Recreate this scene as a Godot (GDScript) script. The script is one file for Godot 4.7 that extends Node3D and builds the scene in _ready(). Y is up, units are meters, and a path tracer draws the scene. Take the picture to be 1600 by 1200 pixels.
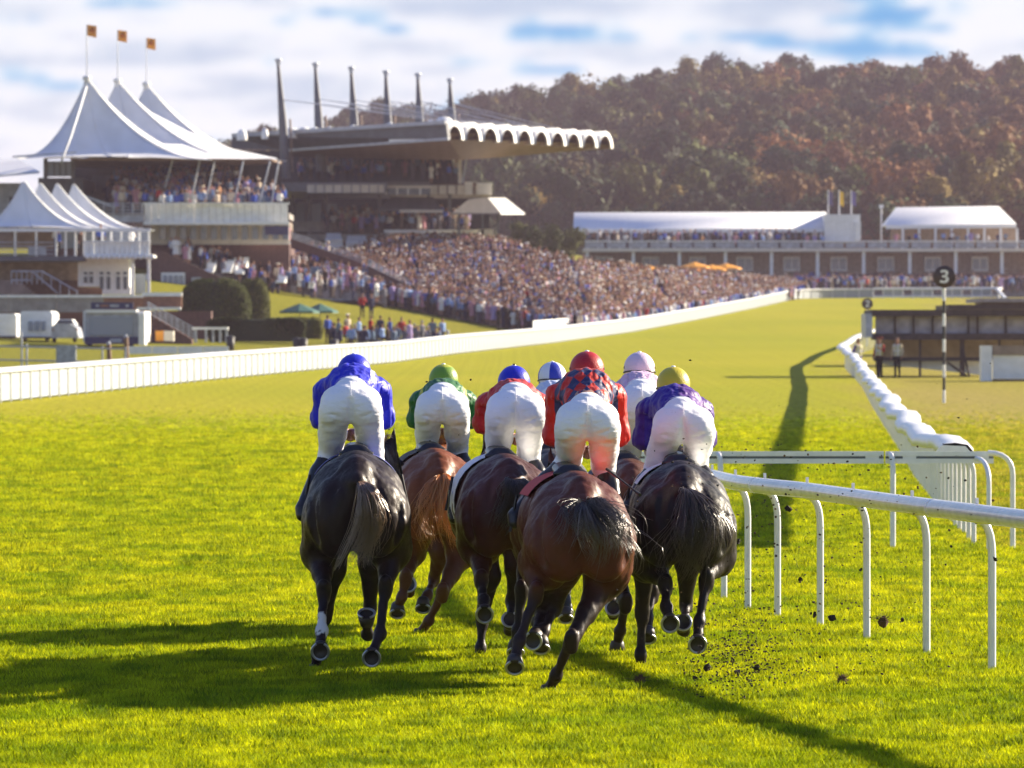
extends Node3D
# A racecourse: seven horses and jockeys galloping away over turf towards a wooded hill, stands and tents on the left.

const FOCAL := 8360.0    # focal length in pixels of the 1600 x 1200 photograph
const EYE := 2.14        # height of the camera above the turf
const HORIZON := 540.0   # row of the horizon in the photograph

var rng := RandomNumberGenerator.new()
var taken := {}
var M := {}
var crowd_spots := []    # [place, turn, scale] of every spectator in the stands

func _ready() -> void:
	rng.seed = 7
	make_camera()
	make_sky_and_sun()
	make_materials()
	make_ground()
	make_hill()
	make_left_rail()
	make_right_rails()
	make_right_sheds()
	make_pavilion()
	make_grandstand()
	make_big_tent()
	make_small_tent()
	make_terraces()
	make_lawn_things()
	make_crowd()
	make_people_at_right()
	make_race()
	make_grass()
	make_clods()

# ------------------------------------------------------------------ camera, sky, sun

func make_camera() -> void:
	var cam := Camera3D.new()
	cam.name = "camera"
	add_child(cam)
	var lens := CameraAttributesPhysical.new()
	lens.frustum_focal_length = 12.0 / tan(deg_to_rad(4.105))
	lens.frustum_focus_distance = 35.0
	lens.frustum_near = 1.0
	lens.frustum_far = 9000.0
	lens.exposure_aperture = 7.0
	cam.attributes = lens
	cam.fov = 8.21
	cam.near = 1.0
	cam.far = 9000.0
	cam.position = Vector3(0, EYE, 0)
	cam.rotation.x = -atan((600.0 - HORIZON) / FOCAL)
	cam.current = true

func make_sky_and_sun() -> void:
	var env := Environment.new()
	env.background_mode = Environment.BG_SKY
	var sky := Sky.new()
	var pano := PanoramaSkyMaterial.new()
	pano.panorama = sky_picture()
	pano.energy_multiplier = 1.0
	sky.sky_material = pano
	env.sky = sky
	env.background_energy_multiplier = 0.52
	env.tonemap_mode = Environment.TONE_MAPPER_LINEAR
	env.tonemap_exposure = 2.9
	env.sdfgi_enabled = true
	env.ssao_enabled = true
	env.ssil_enabled = true
	env.fog_enabled = true
	env.fog_density = 0.00012
	env.fog_light_color = Color(0.95, 0.86, 0.93)
	var around := WorldEnvironment.new()
	around.name = "environment"
	around.environment = env
	add_child(around)
	var sun := DirectionalLight3D.new()
	sun.name = "sun"
	sun.light_color = Color(1.0, 0.94, 0.84)
	sun.light_energy = 1.6
	sun.light_angular_distance = 0.6
	sun.shadow_enabled = true
	add_child(sun)
	# per metre of height the shadows run 2.2 m to the left and 1.35 m towards the camera
	sun.look_at_from_position(Vector3.ZERO, Vector3(-2.2, -1.0, 1.35), Vector3.UP)

func sky_picture() -> ImageTexture:
	var n := FastNoiseLite.new()
	n.seed = 41
	n.noise_type = FastNoiseLite.TYPE_SIMPLEX_SMOOTH
	n.fractal_type = FastNoiseLite.FRACTAL_FBM
	n.fractal_octaves = 6
	n.fractal_gain = 0.56
	n.frequency = 1.0
	var small := Image.create(1024, 512, false, Image.FORMAT_RGB8)
	small.fill(Color(0.36, 0.40, 0.30))
	for r in 257:
		var el := (0.5 - (r + 0.5) / 512.0) * PI
		for c in 1024:
			small.set_pixel(c, r, sky_colour(n, (c + 0.5) / 1024.0 * TAU - PI, el))
	small.resize(4096, 2048, Image.INTERPOLATE_CUBIC)
	# the same sky, worked out more finely along the horizon ahead
	for r in range(850, 1027):
		var el := (0.5 - (r + 0.5) / 2048.0) * PI
		for k in range(-300, 300):
			var c := posmod(k, 4096)           # straight ahead lies at the picture's seam
			small.set_pixel(c, r, sky_colour(n, (c + 0.5) / 4096.0 * TAU - PI, el))
	return ImageTexture.create_from_image(small)

func sky_colour(n: FastNoiseLite, az: float, el: float) -> Color:
	var e: float = maxf(el, 0.0)
	var g: float = log(1.0 + e * 14.0) * 3.4           # clouds shrink towards the horizon
	var k: float = 30.0 / (1.0 + e * 10.0)
	var x: float = cos(az) * k
	var z: float = sin(az) * k
	var a: float = n.get_noise_3d(x, g * 0.62, z)
	var b: float = n.get_noise_3d(x + 0.12, g * 0.62 + 0.2, z + 0.12)
	var low: float = clampf(1.0 - e / 0.066, 0.0, 1.0)
	var cover: float = smoothstep(-0.16, 0.10, a + 0.10 + 0.85 * low - 0.30 * smoothstep(0.08, 0.5, e))
	var blue := Color(0.27, 0.56, 0.76).lerp(Color(0.10, 0.27, 0.58), smoothstep(0.02, 0.8, e))
	blue = blue.lerp(Color(0.78, 0.83, 0.88), low * 0.6)
	var cloud := Color(0.82, 0.83, 0.85).lerp(Color(0.62, 0.68, 0.76), smoothstep(-0.1, 0.45, b) * 0.9)
	return blue.lerp(cloud, cover * 0.97)

# ------------------------------------------------------------------ helpers

func at(px: float, py: float, d: float) -> Vector3:
	return Vector3((px - 800.0) * d / FOCAL, EYE - (py - HORIZON) * d / FOCAL, -d)

func table(t: Array, x: float) -> float:
	if x <= t[0][0]:
		return t[0][1]
	for i in range(1, t.size()):
		if x <= t[i][0]:
			var u: float = (x - t[i - 1][0]) / (t[i][0] - t[i - 1][0])
			return lerpf(t[i - 1][1], t[i][1], u)
	return t[-1][1]

const RISE := [[0, 0.0], [90, 0.0], [130, 0.1], [172, 0.3], [217, 0.75], [276, 1.25], [304, 1.64], [365, 2.3], [420, 3.2], [470, 4.3], [540, 5.9], [609, 7.6], [750, 9.0], [1000, 11.0], [9000, 11.0]]
const LEFT_RAIL := [[0, -33.7], [172, -16.5], [365, 2.8], [430, 10.8], [500, 19.6], [560, 27.0], [609, 33.0], [800, 57.0]]
const RIGHT_RAIL := [[40, 4.0], [57, 4.70], [70, 5.35], [85, 6.2], [110, 7.7], [140, 9.46], [170, 11.2], [200, 12.9], [230, 14.4], [250, 15.4], [262, 16.1], [300, 19.2], [340, 22.8], [400, 28.7], [700, 60.0]]

func ground(x: float, d: float) -> float:
	var h := table(RISE, d)
	var off: float = table(LEFT_RAIL, d) - x
	h += (0.03 + 0.12 * smoothstep(330.0, 415.0, d)) * clampf(off - 3.0, 0.0, 40.0)
	return h

func on_ground(x: float, d: float) -> Vector3:
	return Vector3(x, ground(x, d), -d)

func lin(r: float, g: float, b: float) -> Color:
	return Color(r, g, b).linear_to_srgb()

func plain(r: float, g: float, b: float, rough := 0.7) -> StandardMaterial3D:
	var m := StandardMaterial3D.new()
	m.albedo_color = lin(r, g, b)
	m.roughness = rough
	m.cull_mode = BaseMaterial3D.CULL_DISABLED
	return m

func noise_picture(size: int, freq: float, seed_: int, octaves := 4) -> ImageTexture:
	var n := FastNoiseLite.new()
	n.seed = seed_
	n.frequency = freq
	n.fractal_octaves = octaves
	n.noise_type = FastNoiseLite.TYPE_SIMPLEX_SMOOTH
	var im := n.get_seamless_image(size, size, false, false, 0.15, true)
	im.convert(Image.FORMAT_RGB8)
	return ImageTexture.create_from_image(im)

func ramp_picture(size: int, freq: float, seed_: int, lo: Color, hi: Color, octaves := 4) -> ImageTexture:
	var n := FastNoiseLite.new()
	n.seed = seed_
	n.frequency = freq
	n.fractal_octaves = octaves
	n.noise_type = FastNoiseLite.TYPE_SIMPLEX_SMOOTH
	var im := n.get_seamless_image(size, size, false, false, 0.15, true)
	var o := Image.create(size, size, false, Image.FORMAT_RGB8)
	for y in size:
		for x in size:
			o.set_pixel(x, y, lo.lerp(hi, im.get_pixel(x, y).r))
	return ImageTexture.create_from_image(o)

func worn(m: StandardMaterial3D, picture: Texture2D, scale: float, world := true) -> StandardMaterial3D:
	m.albedo_texture = picture
	m.uv1_triplanar = true
	m.uv1_world_triplanar = world
	m.uv1_scale = Vector3.ONE * scale
	return m

func bumped(m: StandardMaterial3D, picture: Texture2D, cm: float) -> StandardMaterial3D:
	m.heightmap_enabled = true
	m.heightmap_texture = picture
	m.heightmap_scale = cm
	return m

func make_materials() -> void:
	var grain := ramp_picture(256, 0.012, 3, Color(0.78, 0.78, 0.78), Color(1, 1, 1), 5)
	M.grain = grain
	var pale := ramp_picture(256, 0.012, 4, Color(0.92, 0.92, 0.91), Color(1, 1, 1), 5)
	M.fine = noise_picture(256, 0.05, 5, 4)
	M.patchy = ramp_picture(256, 0.02, 6, Color(0.55, 0.55, 0.55), Color(1, 1, 1), 4)
	M.white = worn(plain(0.86, 0.86, 0.86, 0.45), pale, 0.6)
	M.rail = worn(plain(0.82, 0.82, 0.84, 0.32), pale, 1.3)
	M.rail_gloss = worn(plain(0.80, 0.80, 0.83, 0.16), grain, 1.3)
	M.skirt = worn(plain(0.40, 0.445, 0.49, 0.7), grain, 0.9)
	M.tent = worn(plain(0.84, 0.84, 0.85, 0.6), pale, 0.15)
	M.tent.backlight_enabled = true
	M.tent.backlight = Color(0.35, 0.34, 0.32)
	M.brick = worn(plain(0.13, 0.065, 0.06, 0.85), grain, 0.8)
	M.brick_red = worn(plain(0.32, 0.15, 0.09, 0.85), grain, 0.8)
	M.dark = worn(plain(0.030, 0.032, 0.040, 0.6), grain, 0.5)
	M.slate = worn(plain(0.10, 0.11, 0.14, 0.55), grain, 0.4)
	M.steel = worn(plain(0.16, 0.18, 0.22, 0.4), grain, 0.4)
	M.steel_light = worn(plain(0.45, 0.48, 0.55, 0.4), grain, 0.4)
	M.concrete = worn(plain(0.34, 0.32, 0.30, 0.85), grain, 0.4)
	M.cream = worn(plain(0.76, 0.70, 0.61, 0.7), pale, 0.4)
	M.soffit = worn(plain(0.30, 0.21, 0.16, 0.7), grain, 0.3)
	M.wood = worn(plain(0.22, 0.12, 0.06, 0.7), grain, 2.0)
	M.awning = worn(plain(0.17, 0.16, 0.16, 0.8), grain, 0.4)
	M.glass = plain(0.05, 0.06, 0.08, 0.08)
	M.pane = plain(0.22, 0.26, 0.32, 0.1)
	M.orange = plain(0.80, 0.33, 0.015, 0.7)
	M.orange.backlight_enabled = true
	M.orange.backlight = Color(0.5, 0.5, 0.5)
	M.orange_dark = plain(0.45, 0.12, 0.01, 0.7)
	M.green_cloth = plain(0.03, 0.12, 0.09, 0.7)
	M.navy = plain(0.015, 0.02, 0.10, 0.5)
	M.shed = worn(plain(0.085, 0.060, 0.060, 0.8), grain, 0.6)
	M.shed_grey = worn(plain(0.34, 0.31, 0.35, 0.75), grain, 0.5)
	M.shed_lilac = worn(plain(0.48, 0.44, 0.50, 0.75), grain, 0.5)
	M.shed_tan = worn(plain(0.38, 0.29, 0.22, 0.8), grain, 0.5)
	M.iron = plain(0.45, 0.46, 0.50, 0.35)
	M.iron.metallic = 0.9
	M.black = plain(0.012, 0.012, 0.013, 0.5)

func numbered(called: String) -> String:
	if not taken.has(called):
		taken[called] = 0
		return called
	taken[called] += 1
	return "%s_%03d" % [called, taken[called]]

func thing(called: String, label: String, category: String, where := Vector3.ZERO, group := "") -> Node3D:
	var o := Node3D.new()
	o.name = numbered(called)
	add_child(o)
	o.position = where
	tag(o, label, category, group)
	return o

func tag(o: Node, label: String, category: String, group := "") -> void:
	o.set_meta("label", label)
	o.set_meta("category", category)
	if group:
		o.set_meta("group", group)

func part(parent: Node, called: String, mesh: Mesh, m: Material, where := Vector3.ZERO) -> MeshInstance3D:
	var o := MeshInstance3D.new()
	o.name = called
	o.mesh = mesh
	o.material_override = m
	parent.add_child(o, true)
	o.position = where
	return o

func structure(called: String, mesh: Mesh, m: Material) -> MeshInstance3D:
	var o := part(self, numbered(called), mesh, m)
	o.set_meta("kind", "structure")
	return o

func begin() -> SurfaceTool:
	var st := SurfaceTool.new()
	st.begin(Mesh.PRIMITIVE_TRIANGLES)
	return st

func done(st: SurfaceTool, smooth := false) -> ArrayMesh:
	if smooth:
		st.index()
	st.generate_normals()
	return st.commit()

func quad(st: SurfaceTool, a: Vector3, b: Vector3, c: Vector3, d: Vector3) -> void:
	for p in [a, b, c, a, c, d]:
		st.add_vertex(p)

func tri(st: SurfaceTool, a: Vector3, b: Vector3, c: Vector3) -> void:
	st.add_vertex(a)
	st.add_vertex(b)
	st.add_vertex(c)

func hexa(st: SurfaceTool, c: Array) -> void:
	# eight corners: bottom 0..3 counter-clockwise seen from above, top 4..7
	st.set_smooth_group(-1)
	quad(st, c[0], c[1], c[2], c[3])
	quad(st, c[7], c[6], c[5], c[4])
	for i in 4:
		var j := (i + 1) % 4
		quad(st, c[i], c[i + 4], c[j + 4], c[j])

func box(st: SurfaceTool, mid: Vector3, size: Vector3, turn := Basis.IDENTITY) -> void:
	var h := size * 0.5
	var c := []
	for y in [-h.y, h.y]:
		for q in [Vector3(-h.x, y, h.z), Vector3(h.x, y, h.z), Vector3(h.x, y, -h.z), Vector3(-h.x, y, -h.z)]:
			c.append(mid + turn * q)
	hexa(st, c)

func box_mesh(size: Vector3) -> ArrayMesh:
	var st := begin()
	box(st, Vector3.ZERO, size)
	return done(st)

# a box that is seen between two columns and two rows of the photograph when it stands d metres away
func block(parent: Node, called: String, m: Material, x0: float, x1: float, y0: float, y1: float, d: float, deep: float) -> MeshInstance3D:
	var a := at(x0, y0, d)
	var b := at(x1, y1, d)
	var size := Vector3(absf(b.x - a.x), absf(b.y - a.y), deep)
	var mid := Vector3((a.x + b.x) * 0.5, (a.y + b.y) * 0.5, -d - deep * 0.5)
	var o := part(parent, called, box_mesh(size), m)
	o.position = mid - (parent as Node3D).position if parent != self else mid
	return o

func tube(st: SurfaceTool, pts: Array, radii: Array, sides := 8, caps := true) -> void:
	st.set_smooth_group(0)
	var rings := []
	var side := Vector3.ZERO
	for i in pts.size():
		var dir: Vector3 = (pts[mini(i + 1, pts.size() - 1)] - pts[maxi(i - 1, 0)]).normalized()
		if side == Vector3.ZERO:
			side = dir.cross(Vector3.UP if absf(dir.y) < 0.9 else Vector3.RIGHT).normalized()
		else:
			side = (side - dir * side.dot(dir)).normalized()
		var up := side.cross(dir)
		var ring := []
		var r: float = radii[i] if radii.size() > 1 else radii[0]
		for k in sides:
			var a := TAU * k / sides
			ring.append(pts[i] + (side * cos(a) + up * sin(a)) * r)
		rings.append(ring)
	for i in range(1, rings.size()):
		for k in sides:
			var j := (k + 1) % sides
			quad(st, rings[i - 1][k], rings[i][k], rings[i][j], rings[i - 1][j])
	if caps:
		st.set_smooth_group(-1)
		for k in range(1, sides - 1):
			tri(st, rings[0][0], rings[0][k], rings[0][k + 1])
			tri(st, rings[-1][0], rings[-1][k + 1], rings[-1][k])

func tube_mesh(pts: Array, radii: Array, sides := 8) -> ArrayMesh:
	var st := begin()
	tube(st, pts, radii, sides)
	return done(st)

# a surface of revolution about y: profile of Vector2(radius, height)
func lathe(st: SurfaceTool, profile: Array, sides := 16, where := Vector3.ZERO) -> void:
	st.set_smooth_group(0)
	for i in range(1, profile.size()):
		var p: Vector2 = profile[i - 1]
		var q: Vector2 = profile[i]
		for k in sides:
			var a := TAU * k / sides
			var b := TAU * (k + 1) / sides
			var v0 := where + Vector3(cos(a) * p.x, p.y, sin(a) * p.x)
			var v1 := where + Vector3(cos(b) * p.x, p.y, sin(b) * p.x)
			var v2 := where + Vector3(cos(b) * q.x, q.y, sin(b) * q.x)
			var v3 := where + Vector3(cos(a) * q.x, q.y, sin(a) * q.x)
			if p.x > 1e-5:
				tri(st, v0, v1, v2)
			if q.x > 1e-5:
				tri(st, v0, v2, v3)

func lathe_mesh(profile: Array, sides := 16) -> ArrayMesh:
	var st := begin()
	lathe(st, profile, sides)
	return done(st)

# flat outline with thickness: points of one face, pushed out along a vector
func slab(st: SurfaceTool, pts: Array, thick: Vector3) -> void:
	st.set_smooth_group(-1)
	var n := pts.size()
	for k in range(1, n - 1):
		tri(st, pts[0], pts[k], pts[k + 1])
		tri(st, pts[0] + thick, pts[k + 1] + thick, pts[k] + thick)
	for k in n:
		var j := (k + 1) % n
		quad(st, pts[k], pts[k] + thick, pts[j] + thick, pts[j])

func slab_mesh(pts: Array, thick: Vector3) -> ArrayMesh:
	var st := begin()
	slab(st, pts, thick)
	return done(st)

# ------------------------------------------------------------------ bodies: smoothly joined tapered bones meshed as surface nets
# a bone is [from, to, radius, radius, blend, width, kind] with kind 1 to add and -1 to carve

func body_mesh(bones: Array, cell: float, colour = null, uv = null, ruffle = null) -> ArrayMesh:
	var lo := Vector3.ONE * 1e6
	var hi := -lo
	for bn in bones:
		if bn[6] < 0:
			continue
		var r: float = maxf(bn[2], bn[3]) * maxf(1.0, bn[5])
		lo = lo.min(bn[0].min(bn[1]) - Vector3.ONE * r)
		hi = hi.max(bn[0].max(bn[1]) + Vector3.ONE * r)
	lo -= Vector3.ONE * cell * 3.0
	hi += Vector3.ONE * cell * 3.0
	var nx := int(ceil((hi.x - lo.x) / cell)) + 1
	var ny := int(ceil((hi.y - lo.y) / cell)) + 1
	var nz := int(ceil((hi.z - lo.z) / cell)) + 1
	var fld := PackedFloat32Array()
	fld.resize(nx * ny * nz)
	fld.fill(1.0)
	for bn in bones:
		var a: Vector3 = bn[0]
		var b: Vector3 = bn[1]
		var ra: float = bn[2]
		var dr: float = bn[3] - bn[2]
		var k: float = bn[4]
		var sx: float = bn[5]
		var sub: bool = bn[6] < 0
		var shrink: float = minf(1.0, sx)
		var rm: float = maxf(ra, bn[3])
		var mg: float = k + cell * 2.5
		var x0 := clampi(int((minf(a.x, b.x) - rm * sx - mg - lo.x) / cell), 0, nx - 1)
		var x1 := clampi(int((maxf(a.x, b.x) + rm * sx + mg - lo.x) / cell) + 1, 0, nx - 1)
		var y0 := clampi(int((minf(a.y, b.y) - rm - mg - lo.y) / cell), 0, ny - 1)
		var y1 := clampi(int((maxf(a.y, b.y) + rm + mg - lo.y) / cell) + 1, 0, ny - 1)
		var z0 := clampi(int((minf(a.z, b.z) - rm - mg - lo.z) / cell), 0, nz - 1)
		var z1 := clampi(int((maxf(a.z, b.z) + rm + mg - lo.z) / cell) + 1, 0, nz - 1)
		var abx: float = (b.x - a.x) / sx
		var aby: float = b.y - a.y
		var abz: float = b.z - a.z
		var inv: float = 1.0 / maxf(abx * abx + aby * aby + abz * abz, 1e-9)
		for iz in range(z0, z1 + 1):
			var dz: float = lo.z + iz * cell - a.z
			for iy in range(y0, y1 + 1):
				var dy: float = lo.y + iy * cell - a.y
				var tyz: float = (dy * aby + dz * abz) * inv
				var base := (iz * ny + iy) * nx
				for ix in range(x0, x1 + 1):
					var dx: float = (lo.x + ix * cell - a.x) / sx
					var t: float = clampf(dx * abx * inv + tyz, 0.0, 1.0)
					var ex: float = dx - abx * t
					var ey: float = dy - aby * t
					var ez: float = dz - abz * t
					var ds: float = (sqrt(ex * ex + ey * ey + ez * ez) - ra - dr * t) * shrink
					var f: float = fld[base + ix]
					if sub:
						ds = -ds
						var h: float = maxf(k - absf(f - ds), 0.0)
						fld[base + ix] = maxf(f, ds) + h * h * 0.25 / k
					else:
						var h2: float = maxf(k - absf(f - ds), 0.0)
						fld[base + ix] = minf(f, ds) - h2 * h2 * 0.25 / k
	if ruffle != null:
		# folds and unevenness: [noise, depth, stretch]
		var nz_: FastNoiseLite = ruffle[0]
		var amp: float = ruffle[1]
		var sc: Vector3 = ruffle[2]
		var reach := cell * 3.0 + amp
		for iz in nz:
			for iy in ny:
				var i1 := (iz * ny + iy) * nx
				for ix in nx:
					var f1: float = fld[i1 + ix]
					if f1 < reach and f1 > -reach:
						fld[i1 + ix] = f1 + amp * nz_.get_noise_3d((lo.x + ix * cell) * sc.x, (lo.y + iy * cell) * sc.y, (lo.z + iz * cell) * sc.z)
	var vid := PackedInt32Array()
	vid.resize(nx * ny * nz)
	vid.fill(-1)
	var vs := PackedVector3Array()
	var ns := PackedVector3Array()
	var cs := PackedColorArray()
	var us := PackedVector2Array()
	var ids := PackedInt32Array()
	var where := PackedInt32Array()
	var sy := nx
	var sz := nx * ny
	var off := [0, 1, sy, sy + 1, sz, sz + 1, sz + sy, sz + sy + 1]
	var edges := [[0, 1], [2, 3], [4, 5], [6, 7], [0, 2], [1, 3], [4, 6], [5, 7], [0, 4], [1, 5], [2, 6], [3, 7]]
	var corner := [Vector3(0, 0, 0), Vector3(1, 0, 0), Vector3(0, 1, 0), Vector3(1, 1, 0), Vector3(0, 0, 1), Vector3(1, 0, 1), Vector3(0, 1, 1), Vector3(1, 1, 1)]
	var far := cell * 2.2
	for iz in nz - 1:
		for iy in ny - 1:
			var i0 := (iz * ny + iy) * nx
			for ix in nx - 1:
				var i := i0 + ix
				var f0: float = fld[i]
				if f0 > far or f0 < -far:
					continue
				var v := [f0, fld[i + 1], fld[i + sy], fld[i + sy + 1], fld[i + sz], fld[i + sz + 1], fld[i + sz + sy], fld[i + sz + sy + 1]]
				var cnt := 0
				for q in 8:
					if v[q] < 0.0:
						cnt += 1
				if cnt == 0 or cnt == 8:
					continue
				var sum := Vector3.ZERO
				var m := 0
				for e in edges:
					var fa: float = v[e[0]]
					var fb: float = v[e[1]]
					if (fa < 0.0) != (fb < 0.0):
						sum += corner[e[0]].lerp(corner[e[1]], fa / (fa - fb))
						m += 1
				var p: Vector3 = lo + (Vector3(ix, iy, iz) + sum / m) * cell
				vid[i] = vs.size()
				where.append(i)
				vs.append(p)
				var g := Vector3(v[1] + v[3] + v[5] + v[7] - v[0] - v[2] - v[4] - v[6], v[2] + v[3] + v[6] + v[7] - v[0] - v[1] - v[4] - v[5], v[4] + v[5] + v[6] + v[7] - v[0] - v[1] - v[2] - v[3])
				ns.append(g.normalized())
				if colour != null:
					cs.append(colour.call(p, g.normalized()))
				if uv != null:
					us.append(uv.call(p))
	for n in where.size():
		var i := where[n]
		var s: bool = fld[i] < 0.0
		for ax in 3:
			var step: int = [1, sy, sz][ax]
			if s == (fld[i + step] < 0.0):
				continue
			var u: int = [sy, sz, 1][ax]
			var w: int = [sz, 1, sy][ax]
			var q0 := vid[i]
			var q1 := vid[i - u]
			var q2 := vid[i - u - w]
			var q3 := vid[i - w]
			if q1 < 0 or q2 < 0 or q3 < 0:
				continue
			if not s:
				for q in [q0, q1, q2, q0, q2, q3]:
					ids.append(q)
			else:
				for q in [q0, q2, q1, q0, q3, q2]:
					ids.append(q)
	var arr := []
	arr.resize(Mesh.ARRAY_MAX)
	arr[Mesh.ARRAY_VERTEX] = vs
	arr[Mesh.ARRAY_NORMAL] = ns
	arr[Mesh.ARRAY_INDEX] = ids
	if colour != null:
		arr[Mesh.ARRAY_COLOR] = cs
	if uv != null:
		arr[Mesh.ARRAY_TEX_UV] = us
	var mesh := ArrayMesh.new()
	mesh.add_surface_from_arrays(Mesh.PRIMITIVE_TRIANGLES, arr)
	return mesh

func bone(a: Vector3, b: Vector3, ra: float, rb: float, k := 0.04, sx := 1.0, kind := 1) -> Array:
	return [a, b, ra, rb, k, sx, kind]

# ------------------------------------------------------------------ the land

func make_ground() -> void:
	var ds := []
	var d := 4.0
	while d < 3000.0:
		ds.append(d)
		d += clampf(d * 0.035, 0.6, 60.0)
	var xs := []
	for i in range(-70, 71):
		var u := i / 70.0
		xs.append(signf(u) * (absf(u) * 14.0 + pow(absf(u), 3.0) * 700.0))
	var n := FastNoiseLite.new()
	n.seed = 12
	n.frequency = 0.02
	n.fractal_octaves = 4
	var vs := PackedVector3Array()
	var cs := PackedColorArray()
	var ids := PackedInt32Array()
	for dd in ds:
		for x in xs:
			vs.append(on_ground(x, dd))
			cs.append(turf_colour(x, dd, n))
	var w := xs.size()
	for i in ds.size() - 1:
		for j in w - 1:
			var a := i * w + j
			for q in [a, a + w, a + 1, a + 1, a + w, a + w + 1]:
				ids.append(q)
	var st := begin()
	for q in vs.size():
		st.set_color(cs[q])
		st.set_uv(Vector2(vs[q].x, vs[q].z) * 0.2)
		st.add_vertex(vs[q])
	for q in ids:
		st.add_index(q)
	st.generate_normals()
	var m := StandardMaterial3D.new()
	m.vertex_color_use_as_albedo = true
	m.roughness = 0.9
	m.metallic_specular = 0.2
	m.albedo_texture = ramp_picture(512, 0.03, 9, Color(0.56, 0.60, 0.46), Color(1, 0.98, 1), 6)
	bumped(m, noise_picture(512, 0.06, 10, 5), 5.0)
	structure("turf", st.commit(), m)

func turf_colour(x: float, d: float, n: FastNoiseLite) -> Color:
	# sward of mixed grasses: greener and strawier patches
	var c := Color(0.50, 0.50, 0.012).lerp(Color(0.62, 0.55, 0.024), clampf(0.5 + 0.9 * n.get_noise_2d(x * 1.5, d), 0.0, 1.0))
	if d > 56.0:
		# parched infield right of the padded rail
		var dry := Color(0.55, 0.42, 0.13).lerp(Color(0.48, 0.40, 0.05), 0.5 + 0.6 * n.get_noise_2d(x * 4.0 + 90.0, d * 0.7))
		c = c.lerp(dry, smoothstep(-0.2, 1.0, x - table(RIGHT_RAIL, d)) * 0.9)
	# the shorter, greener lawn beyond the left rail
	c = c.lerp(Color(0.27, 0.25, 0.018), smoothstep(1.0, 4.0, table(LEFT_RAIL, d) - x) * 0.75)
	return c

func leafy(m: StandardMaterial3D) -> StandardMaterial3D:
	m.vertex_color_use_as_albedo = true
	m.roughness = 0.75
	m.metallic_specular = 0.25
	m.cull_mode = BaseMaterial3D.CULL_DISABLED
	m.backlight_enabled = true
	m.backlight = Color(0.5, 0.5, 0.4)
	return m

# crown of many small leaf faces round a few lobes
func crown_mesh(lobes: Array, count: int, leaf: float, tint: Color, r: RandomNumberGenerator) -> ArrayMesh:
	var st := begin()
	st.set_smooth_group(-1)
	for i in count:
		var l: Array = lobes[r.randi() % lobes.size()]
		var dir := Vector3(r.randfn(), r.randfn(), r.randfn()).normalized()
		var rad: float = pow(r.randf(), 0.35)
		var p: Vector3 = l[0] + dir * l[1] * rad * r.randf_range(0.85, 1.12)
		var nrm := (dir + Vector3(r.randfn(), r.randfn(), r.randfn()) * 0.3).normalized()
		var u := nrm.cross(Vector3(r.randfn(), r.randfn(), r.randfn())).normalized() * leaf * r.randf_range(0.6, 1.3)
		var v := nrm.cross(u).normalized() * leaf * r.randf_range(0.45, 0.9)
		st.set_color(tint * r.randf_range(0.65, 1.35))
		tri(st, p - u, p + v, p + u)
		tri(st, p - u, p + u, p - v * r.randf_range(0.5, 1.0))
	st.generate_normals()
	return st.commit()

func trunk_mesh(h: float, r0: float, r: RandomNumberGenerator) -> ArrayMesh:
	var st := begin()
	tube(st, [Vector3(0, -1.0, 0), Vector3(0.05, h * 0.3, 0.05), Vector3(-0.1, h * 0.6, 0.1), Vector3(0.1, h, 0)], [r0 * 1.3, r0, r0 * 0.7, r0 * 0.2], 7)
	for k in 4:
		var a := TAU * k / 4.0 + r.randf()
		var s := Vector3(0, h * r.randf_range(0.35, 0.6), 0)
		var e := s + Vector3(cos(a) * h * 0.3, h * 0.25, sin(a) * h * 0.3)
		tube(st, [s, s.lerp(e, 0.5) + Vector3(0, -0.15, 0), e], [r0 * 0.5, r0 * 0.35, r0 * 0.12], 5)
	return done(st)

func skyline_words(px: float, v: int) -> String:
	var tone: String = ["dark green", "green", "olive", "russet", "golden"][v % 5]
	var spots := [[430, "left of the grandstand's first mast"], [530, "between the grandstand's first and third masts"], [640, "between the grandstand's third and fifth masts"], [760, "just right of the grandstand's last mast"], [900, "above the scalloped roof edge"], [1040, "on the step up left of the hill's crest"], [1180, "on the rise left of the hill's highest point"], [1290, "at the hill's highest point"], [1420, "in the dip right of the highest point"], [9999, "towards the right edge"]]
	for s in spots:
		if px < s[0]:
			return "%s tree on the hill's skyline %s" % [tone, s[1]]
	return tone

const RIDGE := [[-600, 330], [100, 260], [330, 222], [420, 206], [520, 188], [600, 172], [700, 158], [760, 150], [860, 143], [950, 118], [1000, 112], [1090, 102], [1180, 96], [1230, 85], [1300, 97], [1400, 88], [1500, 92], [1600, 86], [1900, 84], [2600, 110]]

func hill_height(px: float, t: float) -> float:
	# t runs from the foot (0) to the ridge (1)
	var d := lerpf(800.0, 1350.0, t)
	var top := table(RIDGE, px) + 72.0
	var row := lerpf(440.0, top, pow(t, 0.75))
	return EYE - (row - HORIZON) * d / FOCAL

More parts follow.
